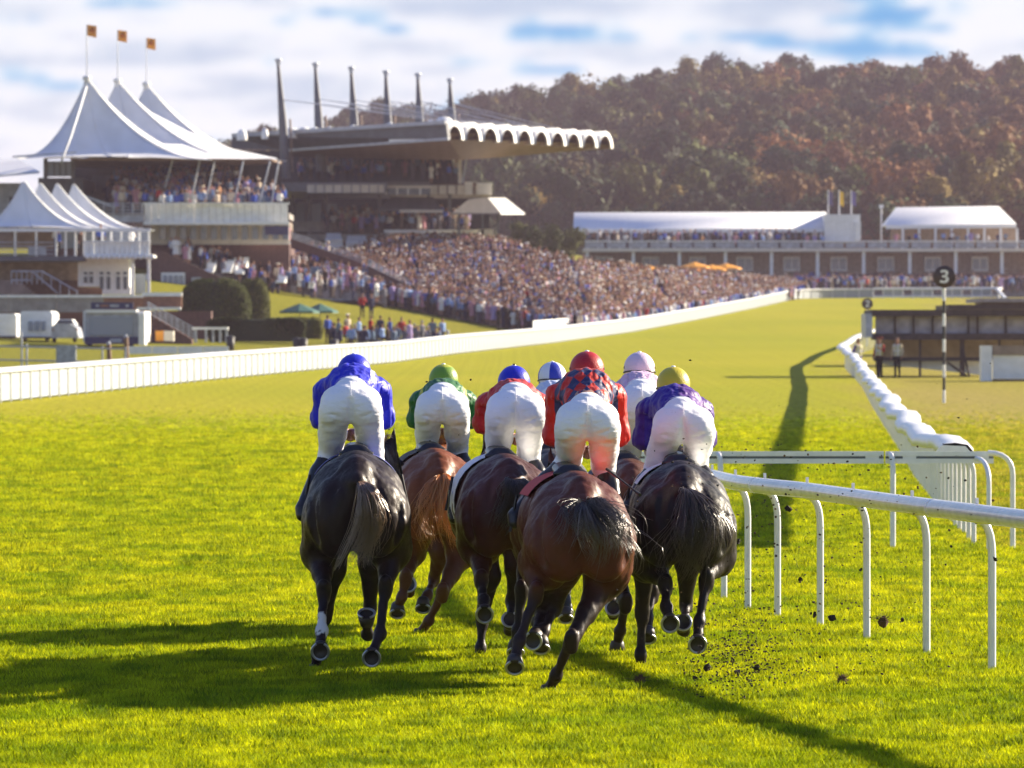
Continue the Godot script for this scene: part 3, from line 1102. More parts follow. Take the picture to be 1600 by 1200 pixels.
func make_grandstand() -> void:
	var o := thing("grandstand", "tall grandstand with a scalloped cantilever roof and balconies above the crowd", "grandstand", at(600, 470, 450.0))
	var org := o.position
	var A := at(697, 196, 432.0)
	var B := at(958, 213, 474.0)
	var C := at(362, 214, 452.0)
	var back := (C - A)
	# barrel vaults along the front edge
	var n := 10
	for i in n:
		var p := A.lerp(B, float(i) / n)
		var q := A.lerp(B, float(i + 1) / n)
		var w := (q - p)
		var deep := back.normalized() * 7.0
		var st := begin()
		var seg := 12
		st.set_smooth_group(0)
		for k in seg:
			for s in 2:
				var t0 := PI * k / seg
				var t1 := PI * (k + 1) / seg
				var rr := 0.5 if s == 0 else 0.37
				var v0 := p + w * 0.5 - w * cos(t0) * rr + Vector3(0, sin(t0) * rr * 3.0 - 1.1, 0)
				var v1 := p + w * 0.5 - w * cos(t1) * rr + Vector3(0, sin(t1) * rr * 3.0 - 1.1, 0)
				quad(st, v0 - org, v0 + deep - org, v1 + deep - org, v1 - org)
				if s == 0:
					var u0 := p + w * 0.5 - w * cos(t0) * 0.37 + Vector3(0, sin(t0) * 0.37 * 3.0 - 1.1, 0)
					var u1 := p + w * 0.5 - w * cos(t1) * 0.37 + Vector3(0, sin(t1) * 0.37 * 3.0 - 1.1, 0)
					quad(st, v0 - org, v1 - org, u1 - org, u0 - org)
		part(o, "roof_vault", done(st), M.white)
		var lin_ := begin()
		lin_.set_smooth_group(0)
		for k in seg:
			var t0 := PI * k / seg
			var t1 := PI * (k + 1) / seg
			var v0 := p + w * 0.5 - w * cos(t0) * 0.355 + Vector3(0, sin(t0) * 0.355 * 3.0 - 1.1, 0)
			var v1 := p + w * 0.5 - w * cos(t1) * 0.355 + Vector3(0, sin(t1) * 0.355 * 3.0 - 1.1, 0)
			quad(lin_, v0 + deep * 0.03 - org, v1 + deep * 0.03 - org, v1 + deep - org, v0 + deep - org)
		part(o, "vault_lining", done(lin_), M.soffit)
		var inner := begin()
		var e0 := p + deep * 0.25 - org
		slab(inner, [e0 + Vector3(0, -1.1, 0), e0 + w + Vector3(0, -1.1, 0), e0 + w + Vector3(0, -0.4, 0), e0 + w * 0.5 + Vector3(0, 0.2, 0), e0 + Vector3(0, -0.4, 0)], deep * 0.02)
		part(o, "vault_end", done(inner), M.soffit)
	# roof deck behind the vaults, side fascia, soffit
	var deck := begin()
	slab(deck, [A - org + Vector3(0, 0.35, 0) + back * 0.02, B - org + Vector3(0, 0.1, 0) + back * 0.02, B + back * 0.55 - org + Vector3(0, -0.6, 0), C - org], Vector3(0, -0.35, 0))
	part(o, "roof_deck", done(deck), M.steel_light)
	var fas := begin()
	slab(fas, [at(362, 213, 451.5) - org, at(440, 210, 449.0) - org, at(697, 191, 431.8) - org, at(700, 217, 431.8) - org, at(440, 235, 449.0) - org, at(362, 232, 451.5) - org], Vector3(0.2, 0, -0.6))
	part(o, "side_fascia", done(fas), M.slate)
	var lip := begin()
	slab(lip, [at(440, 233.5, 448.7) - org, at(700, 215, 431.5) - org, at(700, 219, 431.5) - org, at(440, 237.5, 448.7) - org], Vector3(0.1, 0, -0.4))
	part(o, "fascia_lip", done(lip), M.steel_light)
	var gut := begin()
	slab(gut, [at(362, 209, 451.2) - org, at(695, 188, 431.4) - org, at(695, 194, 431.4) - org, at(362, 215, 451.2) - org], Vector3(0.1, 0, -0.6))
	part(o, "roof_gutter", done(gut), M.steel_light)
	var sof := begin()
	sof.set_smooth_group(-1)
	var outer := [at(440, 237, 449.2), at(570, 228, 440.6), at(700, 218, 432.0), at(765, 219, 443.0), at(830, 221, 453.0), at(895, 224, 463.0), at(958, 227, 474.0)]
	var inner2 := [at(445, 246, 458.0), at(585, 248.5, 452.0), at(722, 250, 446.0), at(782, 246, 455.0), at(840, 241, 464.0), at(900, 236, 473.0), at(957, 232, 481.0)]
	for i in outer.size() - 1:
		quad(sof, outer[i] - org, inner2[i] - org, inner2[i + 1] - org, outer[i + 1] - org)
		quad(sof, outer[i] - org + Vector3(0, 0.5, 0), outer[i + 1] - org + Vector3(0, 0.5, 0), inner2[i + 1] - org + Vector3(0, 0.5, -1), inner2[i] - org + Vector3(0, 0.5, -1))
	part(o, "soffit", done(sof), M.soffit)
	# white roof lights and bulges on top of the near side
	for a in [[378, 210, 9], [414, 208, 6], [455, 207, 16], [475, 206, 12], [492, 206, 9], [515, 205, 8], [552, 203, 10], [610, 199, 9], [673, 194, 8], [694, 190, 16]]:
		var st := begin()
		var c := at(a[0], a[1], 446.0)
		lathe(st, [Vector2(a[2] * 0.05, -0.5), Vector2(a[2] * 0.048, 0.0), Vector2(a[2] * 0.03, 0.32), Vector2(0.0, 0.42)], 10, c - org)
		part(o, "roof_light", done(st), M.white)
	# masts
	var tops := [[435, 92], [493, 98], [549, 104], [603, 110], [653, 114], [703, 122]]
	var foots := [[446, 222], [501, 212], [556, 208], [608, 204], [658, 200], [708, 196]]
	for i in 6:
		var dm := 444.0 + i * 6.0
		var t := at(tops[i][0], tops[i][1] + 9, dm)
		var f := at(foots[i][0], foots[i][1], dm)
		var mm := begin()
		tube(mm, [f + Vector3(0.05, -3.0, 0) - org, f.lerp(t, 0.25) + Vector3(-0.06, 0, 0) - org, t - org], [0.42, 0.36, 0.13], 8)
		part(o, "mast", done(mm), M.slate)
		part(o, "mast_head", lathe_mesh([Vector2(0.16, -0.05), Vector2(0.2, 0.2), Vector2(0.26, 0.28), Vector2(0.3, 0.45), Vector2(0.0, 0.5)], 10), M.steel_light, t - org)
		part(o, "mast_stay", tube_mesh([f + Vector3(0.55, -2.5, -0.5) - org, f.lerp(t, 0.3) + Vector3(0.55, 0, -0.5) - org], [0.09], 5), M.soffit)
		for e in 2:
			var b := A.lerp(B, (i + 1 + e * 2.0) / 10.0) + back * 0.1
			part(o, "cable", tube_mesh([f.lerp(t, 0.55) - org, b + Vector3(0, 0.5, 0) - org], [0.03], 4), M.steel_light)
	# upper deck: dark back wall, seating step, balcony front
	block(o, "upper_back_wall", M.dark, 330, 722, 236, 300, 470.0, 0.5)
	block(o, "upper_floor", M.steel, 345, 604, 285, 299, 447.0, 22.0)
	block(o, "window_panel", M.pane, 348, 374, 263, 286, 452.0, 0.2)
	block(o, "window_panel", M.pane, 378, 392, 266, 286, 452.0, 0.2)
	for x in [345, 375, 393, 420, 436]:
		block(o, "mullion", M.slate, x, x + 3, 250, 287, 451.5, 0.3)
	x_panels(o, 480, 602, 287, 302, 446.5, M.cream, M.shed_grey)
	block(o, "upper_floor", M.concrete, 602, 766, 290, 300, 452.0, 20.0)
	x_panels(o, 672, 766, 288, 304, 451.0, M.cream, M.brick)
	block(o, "corner_block", M.cream, 726, 738, 284, 304, 450.5, 1.0)
	block(o, "corner_block", M.cream, 745, 768, 286, 304, 450.4, 1.2)
	block(o, "upper_column", M.cream, 716, 721, 246, 292, 455.0, 0.4)
	var strut := begin()
	tube(strut, [at(722, 286, 456.0) - org, at(729, 248, 456.0) - org], [0.12], 6)
	part(o, "strut", done(strut), M.steel_light)
	for x in [502, 556, 604, 652]:
		block(o, "upper_column", M.dark, x, x + 8, 240, 287, 462.0, 0.6)
	# the glazed box between the balconies
	block(o, "box_roof", M.awning, 598, 670, 284, 291, 450.0, 3.0)
	block(o, "box_front", M.cream, 602, 672, 290, 294, 449.6, 0.4)
	block(o, "box_glass", M.glass, 606, 672, 294, 304, 450.2, 0.3)
	for x in [602, 619, 636, 655]:
		block(o, "box_post", M.white, x, x + 3, 294, 304, 449.8, 0.3)
	# lower storey
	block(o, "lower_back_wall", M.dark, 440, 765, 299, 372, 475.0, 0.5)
	block(o, "lower_floor", M.concrete, 450, 770, 366, 376, 452.0, 24.0)
	for x in [455, 480, 507, 590, 667, 700]:
		block(o, "lower_column", M.steel, x, x + 5, 299, 366, 457.0, 0.5)
	for x in [462, 487, 512]:
		block(o, "window_panel", M.pane, x, x + 14, 318, 346, 466.0, 0.2)
	block(o, "wall_band", M.concrete, 450, 520, 346, 362, 454.0, 0.6)
	# awnings
	awning(o, 590, 692, 308, 328, 610, 676, 448.0)
	var aw := begin()
	aw.set_smooth_group(-1)
	var e := [at(706, 333, 444.0) - org, at(782, 333, 444.0) - org, at(820, 333, 450.0) - org]
	var r := [at(735, 309, 450.0) - org, at(762, 309, 450.0) - org, at(790, 309, 454.0) - org]
	slab(aw, [e[0], e[1], r[1], r[0]], Vector3(0, -0.12, 0))
	part(o, "awning", done(aw), M.awning)
	var aw2 := begin()
	slab(aw2, [e[1] + Vector3(0.02, 0, 0), e[2], r[2], r[1] + Vector3(0.02, 0, 0)], Vector3(0, -0.12, 0))
	part(o, "awning_side", done(aw2), M.white)
	for x in [715, 752, 776]:
		block(o, "awning_post", M.steel, x, x + 4, 333, 368, 449.0, 0.3)
	block(o, "wall_band", M.white, 600, 745, 359, 364, 450.5, 0.3)
	block(o, "kiosk", M.cream, 745, 770, 358, 368, 449.0, 1.2)
	# spectators on the decks
	seat_rows(470, 715, 287, 452.0, 458.0, 3, 0.75, 0.25)
	seat_rows(510, 742, 366, 453.0, 462.0, 4, 0.6, 0.2)

func x_panels(o: Node3D, x0: float, x1: float, y0: float, y1: float, d: float, m: Material, post: Material) -> void:
	var x := x0
	while x < x1 - 4.0:
		var e := minf(x + 12.0, x1 - 2.0)
		block(o, "balcony_panel", m, x, e, y0 + 1.5, y1 - 1.0, d, 0.15)
		block(o, "balcony_post", post, e, e + 2.0, y0, y1, d - 0.1, 0.3)
		x += 14.0
	block(o, "balcony_handrail", post, x0, x1, y0 - 1.0, y0 + 0.6, d - 0.1, 0.2)

func awning(o: Node3D, x0: float, x1: float, y0: float, y1: float, r0: float, r1: float, d: float) -> void:
	var org := o.position
	var st := begin()
	slab(st, [at(x0, y1, d) - org, at(x1, y1, d) - org, at(r1, y0, d + 5) - org, at(r0, y0, d + 5) - org], Vector3(0, -0.12, 0))
	part(o, "awning", done(st), M.awning)
	var v := begin()
	slab(v, [at(x0 + 34, y1, d - 0.05) - org, at(x1, y1, d - 0.05) - org, at(x1, y1 + 4, d - 0.05) - org, at(x0 + 34, y1 + 4, d - 0.05) - org], Vector3(0, 0, -0.05))
	part(o, "awning_valance", done(v), M.cream)

# rows of spectators standing on a floor seen at row py
func seat_rows(x0: float, x1: float, py: float, d0: float, d1: float, rows: int, gap: float, skip: float) -> void:
	for k in rows:
		var d := lerpf(d0, d1, float(k) / maxf(rows - 1, 1))
		var a := at(x0, py, d)
		var b := at(x1, py, d)
		var x := a.x
		while x < b.x:
			if rng.randf() > skip:
				crowd_spots.append([Vector3(x + rng.randf_range(-0.15, 0.15), a.y + k * 0.25, -d + rng.randf_range(-0.2, 0.2)), rng.randf_range(-0.4, 1.2), rng.randf_range(0.88, 1.08)])
			x += gap * rng.randf_range(0.8, 1.25)

# ------------------------------------------------------------------ the big three-peaked tent

# one peak of a tent as a flared cone over a rectangle, with concave sides
func peak_cone(o: Node3D, apex: Vector3, corners: Array, power: float, called: String, m: Material) -> void:
	var org := o.position
	var st := begin()
	st.set_smooth_group(0)
	var rim := []
	for i in corners.size():
		var a: Vector3 = corners[i]
		var b: Vector3 = corners[(i + 1) % corners.size()]
		for k in 12:
			var u := k / 12.0
			var q := a.lerp(b, u)
			var inward := (Vector3(apex.x, q.y, apex.z) - q)
			q += inward * 0.10 * 4.0 * u * (1.0 - u)
			q.y += 0.04 * (apex.y - q.y) * 4.0 * u * (1.0 - u)
			rim.append(q)
	var rings := 20
	for i in rim.size():
		var a: Vector3 = rim[i]
		var b: Vector3 = rim[(i + 1) % rim.size()]
		for k in rings:
			var c := []
			for w in [[a, k], [a, k + 1], [b, k + 1], [b, k]]:
				var u: float = float(w[1]) / rings
				var src: Vector3 = w[0]
				var tip := apex + Vector3(src.x - apex.x, 0, src.z - apex.z) * 0.02
				var q := Vector3(lerpf(src.x, tip.x, u), lerpf(src.y, tip.y, pow(u, power)), lerpf(src.z, tip.z, u))
				c.append(q - org)
			quad(st, c[0], c[1], c[2], c[3])
	part(o, called, done(st), m)
	# welded seams up the corners and the middle of each side
	for i in range(0, rim.size(), 6):
		var pts := []
		for k in rings + 1:
			var u := float(k) / rings
			var src: Vector3 = rim[i]
			var tip := apex + Vector3(src.x - apex.x, 0, src.z - apex.z) * 0.02
			pts.append(Vector3(lerpf(src.x, tip.x, u), lerpf(src.y, tip.y, pow(u, power)) + 0.02, lerpf(src.z, tip.z, u)) - org)
		part(o, "tent_seam", tube_mesh(pts, [0.045], 5), m)

func make_big_tent() -> void:
	var d := 408.0
	var o := thing("tented_stand", "balconied stand under a great three-peaked white tent flying orange flags", "tented stand", at(240, 470, d))
	var org := o.position
	var apex := [at(136, 128, d), at(184, 132, d + 12), at(229, 137, d + 24)]
	var reach := [[28, 248, 330, 250], [70, 248, 400, 251], [120, 250, 432, 252]]
	for i in 3:
		var dd := d + i * 12.0
		var l: Array = reach[i]
		var cs := [at(l[0], l[1], dd - 7), at(l[2], l[3], dd - 7), at(l[2] + 15, l[3], dd + 8), at(l[0] + 10, l[1], dd + 8)]
		peak_cone(o, apex[i], cs, 2.05, "tent_roof", M.tent)
		part(o, "peak_cap", lathe_mesh([Vector2(0.45, -1.0), Vector2(0.28, -0.3), Vector2(0.22, 0.1), Vector2(0.34, 0.2), Vector2(0.3, 0.42), Vector2(0.0, 0.5)], 12), M.tent, apex[i] - org)
		var p := thing("flagpole", ["tallest flagpole with orange flag, on the tent's nearest peak", "middle flagpole with orange flag on the tent's second peak", "right flagpole with orange flag on the tent's furthest peak"][i], "flagpole", apex[i] + Vector3(0, 0.5, 0), "flagpoles on the big tent")
		var tall: float = [79, 75, 68][i] * dd / FOCAL
		part(p, "pole", tube_mesh([Vector3.ZERO, Vector3(0, tall, 0)], [0.05, 0.035], 6), M.white)
		var fl := part(p, "flag", flag_mesh(0.72, 0.85), M.orange, Vector3(0.03, tall - 0.85, 0))
		var em := begin()
		lathe(em, [Vector2(0, 0), Vector2(0.2, 0.0), Vector2(0.2, 0.012), Vector2(0, 0.012)], 12)
		var e := part(fl, "emblem", done(em), M.orange_dark, Vector3(0.36, 0.42, 0.13))
		e.rotation.x = PI / 2
	# long right wing of the tent and its timber-coloured underside
	var wing := begin()
	wing.set_smooth_group(0)
	var ridge := [at(240, 172, d + 24), at(300, 206, d + 22), at(360, 232, d + 18), at(432, 247, d + 14)]
	var eave := [at(200, 246, d - 7), at(270, 247, d - 6), at(340, 248, d - 4), at(434, 249, d + 6)]
	for i in 3:
		quad(wing, eave[i] - org, ridge[i] - org, ridge[i + 1] - org, eave[i + 1] - org)
	part(o, "tent_wing", done(wing), M.tent)
	var und := begin()
	und.set_smooth_group(-1)
	slab(und, [at(110, 250, d - 4) - org, at(425, 251, d + 4) - org, at(440, 256, d + 20) - org, at(118, 262, d + 14) - org], Vector3(0, 0.15, 0))
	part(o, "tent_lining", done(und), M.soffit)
	var strip := begin()
	tube(strip, [at(135, 136, d - 0.7) - org, at(124, 172, d - 3.2) - org, at(110, 215, d - 6.2) - org, at(98, 246, d - 7.2) - org], [0.10], 6)
	part(o, "tent_seam", done(strip), M.tent)
	for a in [[20, 245, 120, 238], [98, 246, 96, 256]]:
		part(o, "edge_cable", tube_mesh([at(a[0], a[1], d - 7) - org, at(a[2], a[3], d - 6) - org], [0.07], 6), M.steel_light)
	for a in [[270, 250, 258, 292], [312, 252, 300, 306], [335, 252, 322, 312], [380, 252, 366, 316], [422, 252, 405, 318], [436, 250, 424, 318]]:
		part(o, "tent_strut", tube_mesh([at(a[0], a[1], d - 3) - org, at(a[2], a[3], d - 4) - org], [0.07], 6), M.steel_light)
	# back wall, glass lantern at the left end, decks
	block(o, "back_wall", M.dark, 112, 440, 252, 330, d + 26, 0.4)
	block(o, "end_frame", M.slate, 68, 74, 248, 280, d - 2, 0.4)
	block(o, "end_glass", M.pane, 74, 112, 252, 276, d - 1, 0.2)
	for x in [84, 93, 102]:
		block(o, "end_mullion", M.slate, x, x + 1.6, 252, 276, d - 1.3, 0.2)
	block(o, "end_frame", M.slate, 111, 117, 248, 320, d - 2, 0.4)
	block(o, "end_wall", M.slate, 60, 130, 278, 340, d + 1, 12.0)
	for k in 9:
		var dd := d + 2.0 + k * 2.2
		block(o, "deck_step", M.slate, 128 + k * 2, 446 - k * 16, 322 - k * 6, 334, dd, 2.2)
	block(o, "balcony_floor", M.concrete, 128, 452, 333, 342, d - 3, 8.0)
	# white picketed balcony front, bowed panels
	var x := 226.0
	while x < 448.0:
		block(o, "balcony_panel", M.white, x, x + 10.6, 319, 347, d - 5 + absf(x - 330.0) * 0.008, 0.12)
		x += 11.2
	block(o, "balcony_handrail", M.white, 224, 452, 316.5, 319, d - 5.2, 0.3)
	block(o, "balcony_sill", M.white, 224, 452, 347, 351, d - 5.1, 0.4)
	x = 146.0
	while x < 224.0:
		block(o, "balcony_post", M.steel_light, x, x + 2.5, 317, 336, d - 5, 0.2)
		x += 15.0
	for y in [317, 322, 327, 332]:
		block(o, "balcony_bar", M.steel_light, 140, 224, y, y + 1.4, d - 4.9, 0.08)
	block(o, "balcony_edge", M.steel_light, 130, 224, 336, 347, d - 4.8, 1.0)
	var ramp := begin()
	slab(ramp, [at(120, 300, d - 5.6) - org, at(180, 322, d - 5.6) - org, at(180, 326, d - 5.6) - org, at(120, 304, d - 5.6) - org], Vector3(0, 0, -0.2))
	part(o, "stair_rail", done(ramp), M.steel_light)
	# storey under the balcony
	block(o, "lower_wall", M.cream, 236, 452, 350, 382, d + 2, 0.4)
	x = 250.0
	while x < 445.0:
		block(o, "window", M.pane, x, x + 9, 354, 374, d + 1.7, 0.2)
		x += 16.0
	block(o, "sign_board", M.navy, 414, 451, 353, 367, d - 3, 0.2)
	block(o, "foundation", M.brick, 60, 452, 380, 480, d + 3, 20.0)
	# spectators on the stepped deck
	for k in 9:
		seat_rows(168 + k * 4, 444 - k * 17, 322 - k * 6, d + 3.0 + k * 2.2, d + 3.0 + k * 2.2, 1, 0.52, 0.08)
	seat_rows(180, 446, 334, d - 3.5, d - 1.0, 2, 0.5, 0.05)
	# the pale tent end that shows at the far left behind
	var w := thing("side_marquee", "pale marquee end cut by the left edge behind the small tents", "marquee", at(10, 330, 430.0))
	var sh := begin()
	slab(sh, [at(-120, 284, 430) - w.position, at(62, 268, 430) - w.position, at(30, 250, 436) - w.position, at(-120, 246, 436) - w.position], Vector3(0, -0.15, 0))
	part(w, "roof", done(sh), M.tent)
	block(w, "wall", M.steel_light, -120, 40, 286, 350, 434.0, 1.0)
	block(w, "doorway", M.dark, 15, 24, 308, 330, 433.8, 0.1)

# ------------------------------------------------------------------ the small four-peaked tent on its pavilion

func make_small_tent() -> void:
	var d := 352.0
	var o := thing("tented_pavilion", "white balconied pavilion under four pointed white tents at the left edge", "pavilion", at(120, 480, d))
	var org := o.position
	var apex := [at(37, 285, d), at(63, 288, d + 4.5), at(89, 289, d + 9), at(115, 290, d + 13.5)]
	for i in 4:
		var dd := d + i * 4.5
		var l: float = [-42, 0, 30, 62][i]
		var r: float = [150, 175, 205, 236][i]
		peak_cone(o, apex[i], [at(l, 356, dd - 3), at(r, 358 + i, dd - 3), at(r + 6, 358 + i, dd + 3), at(l + 6, 356, dd + 3)], 2.2, "tent_roof", M.tent)
		part(o, "peak_cap", lathe_mesh([Vector2(0.12, -0.3), Vector2(0.07, 0.0), Vector2(0.0, 0.12)], 8), M.tent, apex[i] - org)
	block(o, "eave_board", M.white, -60, 236, 357, 362, d - 3.2, 0.2)
	block(o, "back_wall", M.soffit, -60, 86, 362, 388, d + 6, 0.3)
	block(o, "glazed_wall", M.pane, 86, 232, 362, 388, d + 4, 0.3)
	for x in [22, 55, 86, 101, 116, 130, 144, 158, 172, 188, 204, 216, 231]:
		block(o, "post", M.white, x, x + 3.2, 361, 400, d - 2.6, 0.15)
	# balcony: left part with grey rails, right part white with scalloped valance
	block(o, "balcony_floor", M.slate, -60, 132, 400, 408, d - 3, 8.0)
	for y in [378, 384, 390, 396]:
		block(o, "balcony_bar", M.steel_light, -60, 84, y, y + 1.3, d - 3.1, 0.06)
	block(o, "rail_screen", M.steel_light, 44, 72, 386, 399, d - 2.5, 0.1)
	var x := 132.0
	while x < 232.0:
		block(o, "balcony_panel", M.white, x, x + 7.0, 379, 397, d - 3.2, 0.08)
		x += 7.9
	block(o, "balcony_handrail", M.white, 130, 235, 376.5, 379, d - 3.3, 0.2)
	block(o, "balcony_edge", M.white, 131, 235, 397, 401, d - 3.3, 6.0)
	x = 133.0
	while x < 233.0:
		var sc := begin()
		lathe(sc, [Vector2(0.0, 0.0), Vector2(0.165, 0.0), Vector2(0.165, 0.06), Vector2(0.0, 0.06)], 14)
		var s := part(o, "scallop", done(sc), M.white, at(x + 4, 401.5, d - 3.36) - org)
		s.rotation.x = PI / 2
		x += 8.3
	# ground floor: dark recess, white bay with windows, columns
	block(o, "recess_wall", M.shed_tan, -60, 125, 408, 442, d + 3, 0.3)
	block(o, "base_wall", M.brick, -60, 160, 438, 480, d + 2.5, 0.4)
	block(o, "bay_wall", M.white, 122, 202, 410, 448, d - 1, 3.0)
	block(o, "bay_roof", M.white, 124, 200, 403, 411, d - 1.4, 3.5)
	for a in [131, 140, 156, 167, 182, 193]:
		var tall: float = 446.0 if a < 150 else 456.0
		var w := block(o, "window", M.glass, a, a + 5.5, 432, tall - 4, d - 1.1, 0.2)
		w.name = "window"
		block(o, "fan_light", M.glass, a, a + 5.5, 425, 429, d - 1.1, 0.2)
	block(o, "bay_base", M.white, 160, 204, 448, 460, d - 1.05, 3.0)
	for a in [205, 230]:
		block(o, "column", M.white, a, a + 4.5, 401, 470, d - 2.8, 0.25)
	block(o, "side_door", M.pane, 211, 228, 428, 460, d + 1.8, 0.2)
	# stairs with railings at the left
	for k in 8:
		block(o, "step", M.soffit, -60, 30 + k * 4.5, 438 + k * 3.6, 470, d - 3.0 - k * 0.35, 0.35)
	for a in [[18, 424, 66, 424], [66, 424, 122, 456], [52, 426, 90, 458], [18, 438, 50, 438]]:
		part(o, "stair_handrail", tube_mesh([at(a[0], a[1], d - 6) - org, at(a[2], a[3], d - 6) - org], [0.05], 6), M.steel_light)
	for x2 in [18, 26, 34, 42, 50, 58, 66, 80, 94, 108, 120]:
		var y: float = 424.0 if x2 <= 66 else 424.0 + (x2 - 66) * 0.57
		part(o, "stair_baluster", tube_mesh([at(x2, y, d - 6) - org, at(x2, y + 20, d - 6) - org], [0.03], 5), M.steel_light)
	seat_rows(88, 230, 399, d - 2.0, d - 0.5, 2, 1.4, 0.4)
	# the brick end wall of the terrace, with a white window
	var g := thing("gable_wall", "dark brick end wall sloping down beside the terrace with a white window", "wall", at(320, 480, 398.0))
	var st := begin()
	slab(st, [at(234, 392, 398) - g.position, at(252, 393, 398) - g.position, at(425, 468, 398) - g.position, at(425, 482, 398) - g.position, at(234, 482, 398) - g.position], Vector3(0, 0, -1.0))
	part(g, "brickwork", done(st), M.brick)
	block(g, "window_frame", M.white, 252, 289, 426, 458, 397.6, 0.5)
	for a in [255, 263.5, 272, 280.5]:
		block(g, "pane", M.pane, a, a + 6, 430, 455, 397.5, 0.1)
	block(g, "vent", M.pane, 299, 314, 433, 442, 397.6, 0.5)
	block(g, "doorway", M.cream, 221, 232, 428, 466, 397.6, 0.5)

# ------------------------------------------------------------------ stepped terraces full of people

# tables by column: row and distance of the front foot and of the top of each terrace
const MAIN_FRONT_D := [[470, 416], [700, 402], [860, 392], [915, 392], [1010, 434], [1127, 506], [1203, 566], [1260, 606]]
const MAIN_TOP_Y := [[470, 424], [540, 402], [590, 392], [770, 394], [850, 418], [910, 432], [1000, 441], [1150, 449], [1260, 459]]
const SIDE_FRONT_Y := [[250, 398], [425, 468], [480, 470], [560, 470], [620, 478]]
const SIDE_TOP_Y := [[250, 397], [300, 398], [450, 400], [520, 412], [620, 445]]

func terrace(o: Node3D, x0: float, x1: float, cols: int, rows: int, front: Callable, back: Callable, density: float) -> void:
	var org := o.position
	var clump := FastNoiseLite.new()
	clump.seed = cols
	clump.frequency = 0.09
	var line := []
	for r in rows + 1:
		var t := float(r) / rows
		var pts := []
		for c in cols + 1:
			var px := lerpf(x0, x1, float(c) / cols)
			var f: Vector3 = front.call(px)
			var b: Vector3 = back.call(px)
			pts.append(f.lerp(b, t))
		line.append(pts)
	for r in rows:
		var st := begin()
		st.set_smooth_group(-1)
		for c in cols:
			var a: Vector3 = line[r][c] - org
			var b: Vector3 = line[r][c + 1] - org
			var a2: Vector3 = line[r + 1][c] - org
			var b2: Vector3 = line[r + 1][c + 1] - org
			var u := Vector3(a2.x, a.y, a2.z)
			var v := Vector3(b2.x, b.y, b2.z)
			quad(st, a, u, v, b)
			quad(st, u, a2, b2, v)
		part(o, "step", done(st), M.concrete)
		if r % 7 == 5:
			# steel crush barriers along the step
			for c in range(1, cols, 2):
				var e0: Vector3 = line[r][c] - org + Vector3(0, 1.05, 0)
				var e1: Vector3 = (line[r][c] as Vector3).lerp(line[r][c + 1], 0.9) - org + Vector3(0, 1.05, 0)
				part(o, "crush_barrier", tube_mesh([e0 + Vector3(0, -1.05, 0), e0, e1, e1 + Vector3(0, -1.05, 0)], [0.05], 5), M.white)
		var wide: float = (line[r][0] as Vector3).distance_to(line[r][cols])
		var count := int(wide * density)
		for k in count:
			var cc := rng.randf() * cols
			var ci := mini(int(cc), cols - 1)
			var base: Vector3 = (line[r][ci] as Vector3).lerp(line[r][ci + 1], cc - ci)
			var nxt: Vector3 = (line[r + 1][ci] as Vector3).lerp(line[r + 1][ci + 1], cc - ci)
			var aisle := absf(fposmod(cc + r * 0.06, 6.5) - 3.2)
			if aisle < 0.16 and r > 5 or clump.get_noise_2d(cc * 5.0, r * 2.5) < -0.28 and rng.randf() < 0.8:
				continue
			var p := base.lerp(Vector3(nxt.x, base.y, nxt.z), rng.randf_range(0.15, 0.9))
			crowd_spots.append([p, rng.randf_range(-1.4, 2.4), rng.randf_range(0.86, 1.08)])

